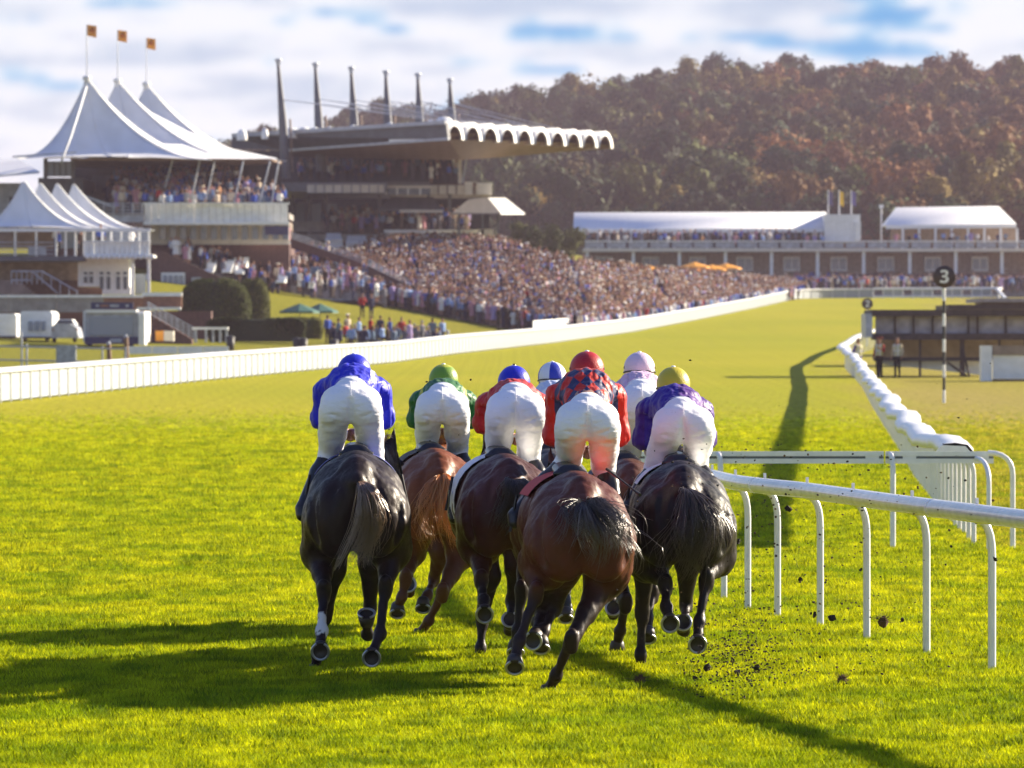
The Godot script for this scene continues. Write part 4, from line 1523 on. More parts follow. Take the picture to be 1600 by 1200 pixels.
func make_terraces() -> void:
	var main := thing("terrace", "broad stepped viewing terrace packed with people in front of the grandstand", "terrace", at(760, 470, 430.0))
	terrace(main, 470, 1260, 40, 26,
		func(px: float) -> Vector3:
			var d := table(MAIN_FRONT_D, px)
			return on_ground((px - 800.0) * d / FOCAL, d) + Vector3(0, 0.02, 0),
		func(px: float) -> Vector3:
			var d := table(MAIN_FRONT_D, px) + 46.0
			return at(px, table(MAIN_TOP_Y, px), d),
		2.3)
	var side := thing("terrace", "smaller stepped terrace below the big tent's balcony, behind the brick end wall", "terrace", at(400, 470, 420.0))
	terrace(side, 250, 600, 24, 12,
		func(px: float) -> Vector3: return at(px, table(SIDE_FRONT_Y, px), 402.0),
		func(px: float) -> Vector3: return at(px, table(SIDE_TOP_Y, px), 424.0),
		1.5)
	# white-fronted planter wall at the head of the side terrace
	var wall := thing("balcony_wall", "long white-topped brick balcony wall with flower boxes below the big tent", "wall", at(350, 400, 425.0))
	block(wall, "coping", M.white, 252, 456, 378, 383, 424.6, 0.6)
	block(wall, "brickwork", M.brick_red, 254, 456, 383, 402, 425.0, 0.4)
	var x := 258.0
	while x < 452.0:
		block(wall, "pier", M.cream, x, x + 5, 383, 400, 424.7, 0.4)
		x += 19.0
	seat_rows(254, 456, 384, 426.0, 428.0, 3, 0.6, 0.15)
	# white stalls at the top of the crowd
	var says2 := ["leftmost white stall canopy at the top of the crowd", "second white stall canopy at the top of the crowd", "small white stall canopy right of two others at the crowd's top"]
	for k in 3:
		var a: Array = [[508, 535, 364, 374], [540, 574, 368, 379], [577, 590, 372, 380]][k]
		var s := thing("stall", says2[k], "stall", at(a[0], a[3] + 22, 447.0), "white stalls")
		var so := s.position
		var cv := begin()
		slab(cv, [at(a[0], a[3], 446.0) - so, at(a[1], a[3], 446.0) - so, at(a[1] - 3, a[2], 448.0) - so, at(a[0] + 3, a[2], 448.0) - so], Vector3(0, -0.1, 0))
		part(s, "canopy", done(cv), M.white)
		block(s, "counter", M.white, a[0], a[1], a[3] + 1, a[3] + 12, 446.2, 1.0)
		for x2 in [a[0], a[1] - 1.5]:
			block(s, "leg", M.steel_light, x2, x2 + 1.5, a[3] + 12.2, a[3] + 24, 446.2, 0.1)
	# white stair flights that show as pale patches between the people
	var spots := [[318, 400, 345, 424], [346, 399, 366, 424], [366, 398, 386, 426], [430, 420, 440, 440]]
	var says := ["leftmost white stair flight on the side terrace", "second white stair flight on the side terrace", "third white stair flight on the side terrace", "lowest white stair flight at the foot of the side terrace"]
	for k in 4:
		var a: Array = spots[k]
		var s := thing("stair_flight", says[k], "stairs", at(a[0], a[3], 403.0), "white stair flights")
		for i in 7:
			block(s, "step", M.white, a[0] + i * 1.2, a[0] + 14 + i * 1.4, lerpf(a[3], a[1], i / 7.0), a[3] + 2.0, 401.0 + i * 1.4, 1.4)
	# dark stair walls that cut diagonally through the crowd
	for a in [[455, 366, 566, 404, 414, "dark stair wall with steel rails cutting down from the grandstand's left corner"], [575, 408, 640, 440, 409, "short dark stair wall slanting down through the middle of the crowd"]]:
		var s := thing("stair_wall", a[5], "wall", at(a[0], a[3], a[4]), "dark stair walls in the crowd")
		var st := begin()
		slab(st, [at(a[0], a[1] + 6, a[4]) - s.position, at(a[2], a[3] + 4, a[4]) - s.position, at(a[2], a[3] + 18, a[4]) - s.position, at(a[0], a[1] + 22, a[4]) - s.position], Vector3(0, 0, -0.5))
		part(s, "wall", done(st), M.brick)
		for k in 3:
			part(s, "handrail", tube_mesh([at(a[0], a[1] - 2 + k * 4.0, a[4]) - s.position, at(a[2], a[3] - 2 + k * 4.0, a[4]) - s.position], [0.04], 5), M.steel_light)
	# people along the rail in front of the pavilion and behind the far fence
	for k in 260:
		var px := rng.randf_range(1190, 1600)
		var d := rng.randf_range(622, 640)
		crowd_spots.append([at(px, 454 + rng.randf_range(-3, 4), d), rng.randf_range(-0.6, 0.8), rng.randf_range(0.88, 1.05)])
	seat_rows(918, 1286, 387, 642.5, 644.5, 3, 0.8, 0.3)
	seat_rows(1400, 1580, 387, 642.5, 644.5, 2, 1.2, 0.3)
	seat_rows(1000, 1600, 452, 641.0, 646.0, 3, 0.9, 0.35)

# ------------------------------------------------------------------ people

func person_mesh(cell: float, pose: int, wear: Dictionary) -> ArrayMesh:
	var b := []
	var y := 0.0
	var sit: bool = pose == 3
	var hip := 0.92 if not sit else 0.5
	var hw := 0.09
	for s in [-1.0, 1.0]:
		var knee := Vector3(s * 0.10, 0.50, 0.02 if not sit else 0.38)
		if sit:
			knee.y = 0.48
		var foot := Vector3(s * 0.11, 0.08, -0.02 if not sit else 0.36)
		b.append(bone(Vector3(s * hw, hip, 0), knee, 0.095, 0.066, 0.05))
		b.append(bone(knee, foot, 0.062, 0.045, 0.03))
		b.append(bone(foot + Vector3(0, -0.03, 0), foot + Vector3(s * 0.02, -0.04, 0.15), 0.045, 0.038, 0.03))
		var sh := Vector3(s * 0.19, hip + 0.50, 0)
		var elbow := Vector3(s * 0.27, hip + 0.22, -0.02)
		var hand := Vector3(s * 0.26, hip - 0.02, 0.08)
		if pose == 1 and s > 0.0:
			elbow = Vector3(s * 0.28, hip + 0.26, 0.06)
			hand = Vector3(s * 0.12, hip + 0.42, 0.26)
		if pose == 2:
			elbow = Vector3(s * 0.29, hip + 0.26, 0.05)
			hand = Vector3(s * 0.05, hip + 0.22, 0.22)
		b.append(bone(sh, elbow, 0.062, 0.048, 0.04))
		b.append(bone(elbow, hand, 0.046, 0.034, 0.03))
		b.append(bone(hand, hand + (hand - elbow).normalized() * 0.10, 0.036, 0.024, 0.02))
	b.append(bone(Vector3(0, hip, 0), Vector3(0, hip + 0.2, 0), 0.135, 0.125, 0.06, 1.2))
	b.append(bone(Vector3(0, hip + 0.2, 0), Vector3(0, hip + 0.44, 0), 0.125, 0.145, 0.06, 1.3))
	b.append(bone(Vector3(-0.15, hip + 0.5, 0), Vector3(0.15, hip + 0.5, 0), 0.075, 0.075, 0.06))
	b.append(bone(Vector3(0, hip + 0.52, 0), Vector3(0, hip + 0.64, 0.02), 0.055, 0.05, 0.03))
	b.append(bone(Vector3(0, hip + 0.70, 0.03), Vector3(0, hip + 0.79, 0.0), 0.075, 0.092, 0.03, 0.9))
	b.append(bone(Vector3(0, hip + 0.72, 0.105), Vector3(0, hip + 0.735, 0.112), 0.015, 0.012, 0.02))
	if wear.get("dress", false):
		b.append(bone(Vector3(0, hip + 0.1, 0), Vector3(0, 0.55, 0.0), 0.14, 0.19, 0.05, 1.15))
	if wear.get("hat", false):
		b.append(bone(Vector3(-0.10, hip + 0.85, 0), Vector3(0.10, hip + 0.85, 0), 0.07, 0.07, 0.02))
		b.append(bone(Vector3(0, hip + 0.84, -0.08), Vector3(0, hip + 0.84, 0.12), 0.05, 0.03, 0.03, 2.2))
	var top: Color = wear.top
	var leg: Color = wear.leg
	var hair: Color = wear.hair
	var skin: Color = wear.skin
	var vest = wear.get("vest")
	var bare: bool = wear.get("dress", false)
	var f := func(p: Vector3, _n: Vector3) -> Color:
		if p.y > hip + 0.58:
			if p.y > hip + 0.83 or p.z < -0.005 and p.y > hip + 0.68:
				return hair
			return skin
		if p.y > hip + 0.54 and absf(p.x) < 0.07:
			return skin
		if p.y < 0.09 and not sit:
			return Color(0.02, 0.018, 0.016)
		if absf(p.x) > 0.2 and p.y < hip + 0.02 and p.y > hip - 0.16 and not sit:
			return skin
		if pose == 1 and p.x > 0.02 and p.z > 0.2 and p.y > hip + 0.36:
			return skin
		if vest != null and p.y > hip + 0.05 and absf(p.x) < 0.21:
			if absf(p.y - hip - 0.28) < 0.035 or absf(absf(p.x) - 0.10) < 0.025:
				return Color(0.55, 0.55, 0.55)
			return vest
		if p.y > hip + 0.03:
			return top
		if bare:
			return top if p.y > 0.48 else skin
		return leg
	return body_mesh(b, cell, f)

func wardrobe() -> Array:
	var skin := Color(0.34, 0.19, 0.135)
	var skin2 := Color(0.26, 0.14, 0.10)
	var dark := Color(0.03, 0.02, 0.015)
	var brown := Color(0.09, 0.05, 0.025)
	var fair := Color(0.35, 0.24, 0.11)
	var grey := Color(0.35, 0.34, 0.33)
	var navy := Color(0.022, 0.030, 0.075)
	var black := Color(0.018, 0.018, 0.022)
	return [
		{"says": "navy suit", "top": navy, "leg": navy, "hair": dark, "skin": skin, "pose": 0},
		{"says": "black jacket", "top": black, "leg": black, "hair": brown, "skin": skin, "pose": 2},
		{"says": "white shirt and dark trousers", "top": Color(0.72, 0.72, 0.72), "leg": navy, "hair": dark, "skin": skin, "pose": 1},
		{"says": "pale blue shirt", "top": Color(0.24, 0.36, 0.62), "leg": Color(0.05, 0.05, 0.07), "hair": brown, "skin": skin, "pose": 0},
		{"says": "white dress", "top": Color(0.74, 0.71, 0.68), "leg": skin, "hair": fair, "skin": skin, "pose": 2, "dress": true},
		{"says": "pink dress", "top": Color(0.50, 0.24, 0.30), "leg": skin, "hair": fair, "skin": skin, "pose": 1, "dress": true},
		{"says": "mid grey suit", "top": Color(0.16, 0.16, 0.19), "leg": Color(0.14, 0.14, 0.17), "hair": grey, "skin": skin, "pose": 0},
		{"says": "pale grey linen jacket", "top": Color(0.46, 0.44, 0.46), "leg": Color(0.20, 0.16, 0.12), "hair": grey, "skin": skin, "pose": 2},
		{"says": "bright blue jacket", "top": Color(0.04, 0.10, 0.42), "leg": black, "hair": brown, "skin": skin, "pose": 0},
		{"says": "red top", "top": Color(0.42, 0.03, 0.03), "leg": black, "hair": dark, "skin": skin, "pose": 1},
		{"says": "cream coat and pale hat", "top": Color(0.62, 0.52, 0.40), "leg": Color(0.3, 0.25, 0.2), "hair": Color(0.72, 0.66, 0.56), "skin": skin, "pose": 0, "hat": true},
		{"says": "tan top and white hat", "top": Color(0.42, 0.22, 0.12), "leg": Color(0.22, 0.18, 0.15), "hair": Color(0.74, 0.74, 0.73), "skin": skin2, "pose": 2, "hat": true},
		{"says": "lilac dress", "top": Color(0.34, 0.26, 0.48), "leg": skin, "hair": brown, "skin": skin, "pose": 0, "dress": true},
		{"says": "grey blue jumper", "top": Color(0.12, 0.17, 0.25), "leg": Color(0.05, 0.05, 0.06), "hair": dark, "skin": skin2, "pose": 2},
		{"says": "slate blue jacket", "top": Color(0.07, 0.11, 0.22), "leg": Color(0.08, 0.07, 0.07), "hair": dark, "skin": skin, "pose": 1},
		{"says": "dark brown coat", "top": Color(0.05, 0.035, 0.03), "leg": black, "hair": brown, "skin": skin, "pose": 0},
	]

func cloth_people() -> StandardMaterial3D:
	var m := StandardMaterial3D.new()
	m.vertex_color_use_as_albedo = true
	m.roughness = 0.85
	m.metallic_specular = 0.25
	return m

func make_crowd() -> void:
	var clothes := wardrobe()
	var look := cloth_people()
	M.people = look
	var meshes := []
	for c in clothes:
		meshes.append(person_mesh(0.032, c.pose, c))
	M.person_meshes = meshes
	var tone := FastNoiseLite.new()
	tone.seed = 4
	tone.frequency = 0.25
	crowd_spots.sort_custom(func(a, b): return a[0].z > b[0].z)
	var lots := []
	for c in clothes:
		lots.append([])
	for i in crowd_spots.size():
		var s: Array = crowd_spots[i]
		var v := rng.randi() % clothes.size()
		var mood := tone.get_noise_2d(s[0].x, s[0].z)
		if mood > 0.12:
			v = [2, 4, 3, 12, 10, 7, 8, 5][rng.randi() % 8]
		elif mood < -0.05 and rng.randf() < 0.8:
			v = [0, 1, 6, 15, 13, 14, 8][rng.randi() % 7]
		elif i % 3 == 1:
			v = [0, 1, 6, 15, 3, 13, 8, 0][rng.randi() % 8]
		var where: Vector3 = s[0]
		if i < 300:
			var zone := "on the small tents' balcony"
			if where.z < -380.0:
				var col := 800.0 - where.x * FOCAL / where.z
				zone = "left of the stair wall" if col < 560.0 else "at the lawn's edge" if col < 720.0 else "in the crowd's lower middle" if col < 860.0 else "in the crowd by the rail"
			var p := part(self, numbered("spectator"), meshes[v], look, where)
			p.rotation.y = s[1]
			p.scale = Vector3.ONE * s[2]
			tag(p, "spectator in %s %s" % [clothes[v].says, zone], "person", "spectators in the nearest rows")
		else:
			lots[v].append(Transform3D(Basis(Vector3.UP, s[1]).scaled(Vector3.ONE * s[2]), where))
	var rest := Node3D.new()
	rest.name = "crowd"
	add_child(rest)
	rest.set_meta("kind", "stuff")
	tag(rest, "packed crowd of spectators filling the terraces, balconies and stands", "crowd")
	for v in lots.size():
		var mm := MultiMesh.new()
		mm.transform_format = MultiMesh.TRANSFORM_3D
		mm.mesh = meshes[v]
		mm.instance_count = lots[v].size()
		for i in lots[v].size():
			mm.set_instance_transform(i, lots[v][i])
		var o := MultiMeshInstance3D.new()
		o.name = "spectators"
		o.multimesh = mm
		o.material_override = look
		rest.add_child(o, true)
		o.set_meta("kind", "stuff")
	# people on the lawn between the rail and the terraces
	var lawn := [
		[779, 516, 2, "spectator in dark clothes walking on the lawn, left of a pair", 1], [786, 512, 0, "spectator in navy suit close behind a darker one on the lawn", 0],
		[832, 512, 15, "person in dark coat alone on the lawn right of centre", 15], [822, 510, 8, "person in blue jacket beside the dark-coated one on the lawn", 8],
		[600, 482, 6, "person in grey standing high on the lawn near the crowd", 6], [706, 484, 1, "dark figure stepping off the crowd onto the lawn", 1],
		[566, 497, 9, "person in a red top standing behind the seated lawn group", 9], [580, 497, 0, "person in navy beside the red-topped one behind the lawn group", 0],
		[888, 500, 1, "dark-suited person standing at the right end of the lawn", 1], [908, 502, 13, "person in grey blue at the rail end of the lawn", 13]]
	for a in lawn:
		var d := 392.0
		for it in 12:
			d += (ground_row(a[0], d) - a[1]) * 1.1
		d = clampf(d, 250.0, 420.0)
		var p := part(self, numbered("spectator"), meshes[a[4]], look, on_ground((a[0] - 800.0) * d / FOCAL, d))
		p.rotation.y = rng.randf_range(-1.5, 1.5)
		tag(p, a[3], "person", "people standing on the lawn")
	# the seated and standing group by the low hedge
	var seated := []
	for v in [0, 3, 9, 15, 13, 6]:
		var c: Dictionary = clothes[v].duplicate()
		seated.append([person_mesh(0.032, 3, c), c.says])
	for k in 34:
		var px := 512.0 + k * 5.4 + rng.randf_range(-2, 2)
		var d := rng.randf_range(322.0, 344.0)
		var g := on_ground((px - 800.0) * d / FOCAL, d)
		if k % 3 == 0:
			var v := rng.randi() % 16
			var p := part(self, numbered("spectator"), meshes[v], look, g)
			p.rotation.y = rng.randf() * TAU
			tag(p, "spectator in %s standing in the picnic group" % clothes[v].says, "person", "picnic group by the low hedge")
		else:
			var v := rng.randi() % 6
			var p := part(self, numbered("spectator"), seated[v][0], look, g)
			p.rotation.y = rng.randf() * TAU
			tag(p, "spectator in %s seated in the picnic group" % seated[v][1], "person", "picnic group by the low hedge")

func ground_row(px: float, d: float) -> float:
	return HORIZON + (EYE - ground((px - 800.0) * d / FOCAL, d)) * FOCAL / d

func make_people_at_right() -> void:
	var skin := Color(0.34, 0.19, 0.135)
	var set_ := [
		[1341, 222.0, 2, {"top": Color(0.06, 0.04, 0.25), "leg": Color(0.05, 0.04, 0.2), "hair": Color(0.16, 0.09, 0.04), "skin": skin, "vest": Color(0.40, 0.38, 0.16)}, "steward in blue with a pale vest leaning at the padded rail"],
		[1374, 224.0, 1, {"top": Color(0.30, 0.03, 0.03), "leg": Color(0.015, 0.012, 0.014), "hair": Color(0.16, 0.03, 0.02), "skin": skin, "vest": Color(0.45, 0.42, 0.20), "hat": true}, "steward with red sleeves and pale vest in front of the low shed"],
		[1402, 224.0, 0, {"top": Color(0.50, 0.42, 0.30), "leg": Color(0.02, 0.02, 0.03), "hair": Color(0.12, 0.09, 0.07), "skin": skin, "vest": Color(0.48, 0.46, 0.30)}, "bare-headed steward in pale vest standing furthest right of three"]]
	for a in set_:
		var d: float = a[1]
		var p := part(self, numbered("steward"), person_mesh(0.02, a[2], a[3]), M.people, on_ground((a[0] - 800.0) * d / FOCAL, d))
		p.rotation.y = -0.6 if a[0] != 1341 else PI + 0.8
		p.scale = Vector3.ONE * 0.93
		tag(p, a[4], "person", "stewards by the low shed")

# ------------------------------------------------------------------ things on the lawn and by the rail at the left

func hedge(called: String, label: String, px: float, py: float, d: float, size: Vector3, power: float, count: int, tint: Color) -> void:
	# a clipped block: rounded box of leaves round a twiggy core
	var o := thing(called, label, "hedge", at(px, py, d))
	var shape := func(a: float, b: float, k: float) -> Vector3:
		var ca := cos(a)
		var sa := sin(a)
		var cb := cos(b)
		var sb := sin(b)
		return Vector3(signf(cb) * pow(absf(cb), power) * pow(ca, power) * size.x * 0.5 * k, size.y * k * pow(maxf(sa, 0.0), power), signf(sb) * pow(absf(sb), power) * pow(ca, power) * size.z * 0.5 * k)
	var core := begin()
	core.set_smooth_group(0)
	for i in 8:
		for k in 20:
			var a0 := PI * 0.5 * i / 8.0
			var a1 := PI * 0.5 * (i + 1) / 8.0
			var b0 := TAU * k / 20.0
			var b1 := TAU * (k + 1) / 20.0
			quad(core, shape.call(a0, b0, 0.93), shape.call(a1, b0, 0.93), shape.call(a1, b1, 0.93), shape.call(a0, b1, 0.93))
	part(o, "branches", done(core), plain(tint.r * 0.45, tint.g * 0.45, tint.b * 0.5, 0.95))
	var st := begin()
	st.set_smooth_group(-1)
	var n := FastNoiseLite.new()
	n.frequency = 0.9
	for i in count:
		var a := asin(rng.randf())
		var b := rng.randf() * TAU
		var p: Vector3 = shape.call(a, b, rng.randf_range(0.93, 1.0))
		var nrm := (p - Vector3(0, size.y * 0.4, 0)).normalized()
		p += nrm * 0.10 * n.get_noise_3dv(p * 2.0)
		nrm = (nrm + Vector3(rng.randfn(), rng.randfn(), rng.randfn()) * 0.5).normalized()
		var u := nrm.cross(Vector3(rng.randfn(), rng.randfn(), rng.randfn())).normalized() * rng.randf_range(0.05, 0.10)
		var v := nrm.cross(u).normalized() * rng.randf_range(0.04, 0.07)
		st.set_color(tint * rng.randf_range(0.6, 1.4))
		tri(st, p - u, p + v, p + u)
		tri(st, p - u, p + u, p - v)
	st.generate_normals()
	part(o, "foliage", st.commit(), M.leaves)

func make_lawn_things() -> void:
	hedge("clipped_hedge", "large rounded clipped hedge in front of the brick end wall", 336, 508, 340.0, Vector3(4.7, 3.0, 3.4), 0.62, 9000, Color(0.060, 0.075, 0.016))
	hedge("clipped_hedge", "narrow clipped hedge standing behind the large rounded one's right side", 396, 504, 352.0, Vector3(2.2, 2.95, 3.0), 0.62, 5000, Color(0.085, 0.092, 0.018))
	hedge("low_hedge", "long low square-cut hedge on the lawn by the rail", 400, 534, 330.0, Vector3(6.2, 1.5, 1.6), 0.3, 8000, Color(0.045, 0.058, 0.014))
	hedge("low_hedge", "short pale hedge end right of the long low hedge", 483, 530, 333.0, Vector3(1.7, 1.35, 1.8), 0.4, 3500, Color(0.12, 0.12, 0.02))  # lighter, yellower leaf tint than the long hedge
	parasol(at(468, 474, 372.0), 1.4, M.green_cloth, "left of two flat dark green parasols on the lawn", "green parasols")
	parasol(at(500, 474, 377.0), 1.3, M.green_cloth, "right of two flat dark green parasols on the lawn", "green parasols")
	# bins
	var bins := [[464, 538, "leftmost dark bin of a pair on the lawn's edge"], [474, 538, "right dark bin of the pair on the lawn's edge"], [522, 535, "single dark bin behind the blue jockey's horse"], [595, 533, "dark bin below the picnic group"], [360, 546, "small dark bin at the end of the white board"], [688, 520, "dark bin beside a pale post at the lawn's edge"]]
	for a in bins:
		var d := 300.0
		var p := at(a[0], a[1] + 7, d)
		p.y = ground(p.x, d)
		var o := thing("litter_bin", a[2], "bin", p, "litter bins along the lawn")
		part(o, "drum", lathe_mesh([Vector2(0.0, 0.0), Vector2(0.2, 0.0), Vector2(0.24, 0.7), Vector2(0.0, 0.7)], 14), M.dark)
		part(o, "lid", lathe_mesh([Vector2(0.26, 0.7), Vector2(0.26, 0.76), Vector2(0.12, 0.84), Vector2(0.0, 0.85)], 14), M.dark)
	# pale posts and a white low banner
	for a in [[700, "thick pale post at the right end of the picnic group"], [764, "pale post standing alone on the lawn's edge"], [782, "second pale post along the lawn's edge"], [806, "third pale post along the lawn's edge"]]:
		var d := 340.0
		var o := thing("lawn_post", a[1], "post", on_ground((a[0] - 800.0) * d / FOCAL, d), "posts along the lawn")
		part(o, "shaft", tube_mesh([Vector3(0, -0.2, 0), Vector3(0, 0.95, 0)], [0.08, 0.07], 8), M.steel_light)
		part(o, "cap", lathe_mesh([Vector2(0.09, 0.95), Vector2(0.09, 1.0), Vector2(0.0, 1.05)], 8), M.steel_light)
	var ban := thing("white_banner", "long low white banner on the far side of the rail by the crowd's right end", "banner", on_ground(1.0, 380.0))
	for k in 5:
		var st := begin()
		var a := on_ground(lerpf(1.5, 9.5, k / 5.0), lerpf(376.0, 428.0, k / 5.0)) - ban.position
		var b := on_ground(lerpf(1.5, 9.5, (k + 1) / 5.0) - 0.05, lerpf(376.0, 428.0, (k + 1) / 5.0)) - ban.position
		slab(st, [a, b, b + Vector3(0, 1.4, 0), a + Vector3(0, 1.4, 0)], Vector3(-0.08, 0, 0))
		part(ban, "board", done(st), M.white)
	# rails and boards at the far left, inside the running rail
	var d := 236.0
	var fence := thing("post_and_rail", "thin grey post and rail fence at the left edge behind the running rail", "fence", on_ground(-21.0, d))
	for px in [34, 42, 118, 160, 196]:
		var g := on_ground((px - 800.0) * d / FOCAL, d) - fence.position
		part(fence, "post", tube_mesh([g + Vector3(0, -0.2, 0), g + Vector3(0, 1.05 if px != 34 else 1.6, 0)], [0.045], 6), M.steel_light)
	for y in [0.35, 0.95]:
		part(fence, "rail", tube_mesh([on_ground(-22.6, d) - fence.position + Vector3(-1.5, y, 0), on_ground(-17.2, d) - fence.position + Vector3(0.2, y, 0)], [0.045], 6), M.steel_light)
	part(fence, "screen", box_mesh(Vector3(0.85, 0.9, 0.04)), M.skirt, on_ground((103 - 800.0) * d / FOCAL, d) - fence.position + Vector3(0, 0.6, 0.1))
	var board := thing("low_board", "low white board fence in front of the screen truck", "board", on_ground((275 - 800.0) * 250.0 / FOCAL, 250.0))
	for k in 4:
		var px := 198 + k * 40
		block(board, "board", M.white, px, px + 39, 541, 553, 250.0, 0.12)
	for a in [[170, 520, "short dark timber post leaning by the screen truck"], [197, 508, "taller dark timber post with pale top by the screen truck"]]:
		var dd := 238.0
		var o := thing("timber_post", a[2], "post", on_ground((a[0] - 800.0) * dd / FOCAL, dd), "timber posts by the screen truck")
		var tall: float = (560.0 - a[1]) * dd / FOCAL * 0.98
		part(o, "shaft", tube_mesh([Vector3(0.05, -0.2, 0), Vector3(0.0, tall, 0)], [0.12, 0.10], 8), M.wood)
		part(o, "cap", tube_mesh([Vector3(0.0, tall, 0), Vector3(-0.03, tall + 0.12, 0)], [0.105, 0.06], 8), M.steel_light)
	make_vehicles()

func make_vehicles() -> void:
	var d := 300.0
	# the truck with a big screen, seen from behind
	var t := thing("screen_truck", "white truck with a framed grey panel, navy base and navy sign on top", "truck", at(180, 541, d))
	block(t, "body", M.white, 130, 226, 486, 534, d + 0.2, 5.0)
	block(t, "frame", M.steel_light, 133, 216, 489, 527, d, 0.19)
	block(t, "screen", M.pane, 140, 208, 495, 524, d - 0.12, 0.1)
	block(t, "base_panel", M.navy, 132, 216, 526.5, 538, d - 0.1, 0.3)
	block(t, "emblem", M.steel_light, 172, 190, 529, 535, d - 0.16, 0.05)
	block(t, "top_edge", M.white, 134, 213, 484, 488.5, d - 0.2, 2.0)
	var sign := block(t, "sign_board", M.navy, 142, 208, 472.5, 483, d - 0.1, 0.2)
	for a in [[-0.82, 0.16, M.steel_light], [-0.42, 0.5, M.brick_red], [0.15, 0.5, M.steel_light], [0.85, 0.16, M.steel_light]]:
		part(sign, "lettering", box_mesh(Vector3(a[1], 0.13, 0.02)), a[2], Vector3(a[0], 0, 0.11))
	block(t, "side_locker", M.white, 216.5, 226, 490, 539, d - 0.3, 2.0)
	for x in [140, 205]:
		var w := part(t, "wheel", lathe_mesh([Vector2(0, -0.13), Vector2(0.34, -0.13), Vector2(0.38, -0.08), Vector2(0.38, 0.08), Vector2(0.34, 0.13), Vector2(0, 0.13)], 18), M.black, at(x, 537, d + 1.5) - t.position)
		w.rotation.z = PI / 2
	var v := thing("van", "white box van parked at the left edge by the stone steps", "van", at(20, 530, 318.0))
	van(v, -34, 26, 490, 526, 318.0)
	var v2 := thing("van", "white van with a windowed body between the box van and the round-backed car", "van", at(55, 530, 312.0))
	van(v2, 31, 82, 486, 527, 312.0)
	for x in [44, 54, 64]:
		block(v2, "window", M.pane, x, x + 7, 502, 517, 311.9, 0.1)
	var c := thing("car", "round-backed silver car parked beside the screen truck", "car", at(100, 535, 308.0))
	var st := begin()
	var org := c.position
	var prof := [at(80, 528, 308), at(80, 512, 308), at(86, 506, 308), at(110, 506, 308), at(119, 512, 308), at(123, 528, 308)]
	var pts := []
	for p in prof:
		pts.append(p - org)
	slab(st, pts, Vector3(0, 0, -3.6))
	part(c, "body", done(st), M.steel_light)
	var cab := begin()
	slab(cab, [at(86, 506, 308.8) - org, at(92, 499, 308.8) - org, at(112, 499, 308.8) - org, at(118, 507, 308.8) - org], Vector3(0, 0, -2.0))
	part(c, "cabin", done(cab), M.white)
	block(c, "rear_window", M.glass, 90, 114, 500.5, 505.5, 308.7, 0.08)
	for x in [85, 117]:
		var w := part(c, "wheel", lathe_mesh([Vector2(0, -0.1), Vector2(0.28, -0.1), Vector2(0.3, 0.0), Vector2(0.28, 0.1), Vector2(0, 0.1)], 16), M.black, at(x, 527, 308.6) - org)
		w.rotation.z = PI / 2
	block(c, "tail_light", M.brick_red, 82, 84, 513, 517, 307.95, 0.05)
	block(c, "tail_light", M.brick_red, 119, 121, 513, 517, 307.95, 0.05)
	# brick walls, white bench rows and stairs behind the vehicles
	var w := thing("garden_wall", "white-capped low brick wall below the tented pavilion at the left", "wall", at(100, 490, 335.0))
	for k in 4:
		var x := -60 + k * 74
		block(w, "coping", M.white, x, x + 73, 461, 465, 335.0, 0.6)
		block(w, "brickwork", M.concrete if k < 3 else M.brick_red, x, x + 73, 465, 488, 335.1, 0.4)
	var r := thing("garden_wall", "red brick wall with pale coping left of the large hedge", "wall", at(250, 490, 333.0))
	block(r, "coping", M.white, 222, 284, 457, 463, 333.0, 0.6)
	block(r, "brickwork", M.brick_red, 224, 284, 463, 480, 333.1, 0.4)
	block(r, "coping", M.white, 214, 282, 480, 484, 332.6, 0.6)
	var s := thing("stairway", "brick stairway with blue grey railings running down right of the screen truck", "stairs", at(260, 535, 318.0))
	var so := s.position
	var sl := begin()
	slab(sl, [at(226, 486, 318) - so, at(300, 530, 318) - so, at(300, 540, 318) - so, at(226, 540, 318) - so], Vector3(0, 0, -1.2))
	part(s, "side_wall", done(sl), M.brick)
	for k in 4:
		part(s, "railing", tube_mesh([at(230, 472 + k * 5, 317.8) - so, at(306, 514 + k * 5, 317.8) - so], [0.035], 5), M.steel_light)
	for k in 9:
		var x := 232 + k * 9
		part(s, "baluster", tube_mesh([at(x, 473 + k * 5, 317.8) - so, at(x, 492 + k * 5, 317.8) - so], [0.03], 5), M.steel_light)
	var kiosk := thing("drinks_stall", "small stall with an orange and a cream box below the stairway", "stall", at(260, 533, 305.0))
	block(kiosk, "box", M.orange, 243, 255, 517, 533, 305.0, 0.8)
	block(kiosk, "box", M.cream, 256, 271, 517, 533, 304.9, 0.8)
	block(kiosk, "counter", M.white, 300, 356, 511, 515, 305.0, 0.8)
	for x in [304, 320, 331, 342, 352]:
		block(kiosk, "post", M.steel_light, x, x + 3.5, 515, 535, 305.1, 0.2)
	var hi := thing("paved_bank", "dark paved bank behind the parked vehicles", "bank", at(100, 500, 340.0))
	block(hi, "retaining_wall", M.brick, -80, 330, 486, 545, 336.0, 14.0)

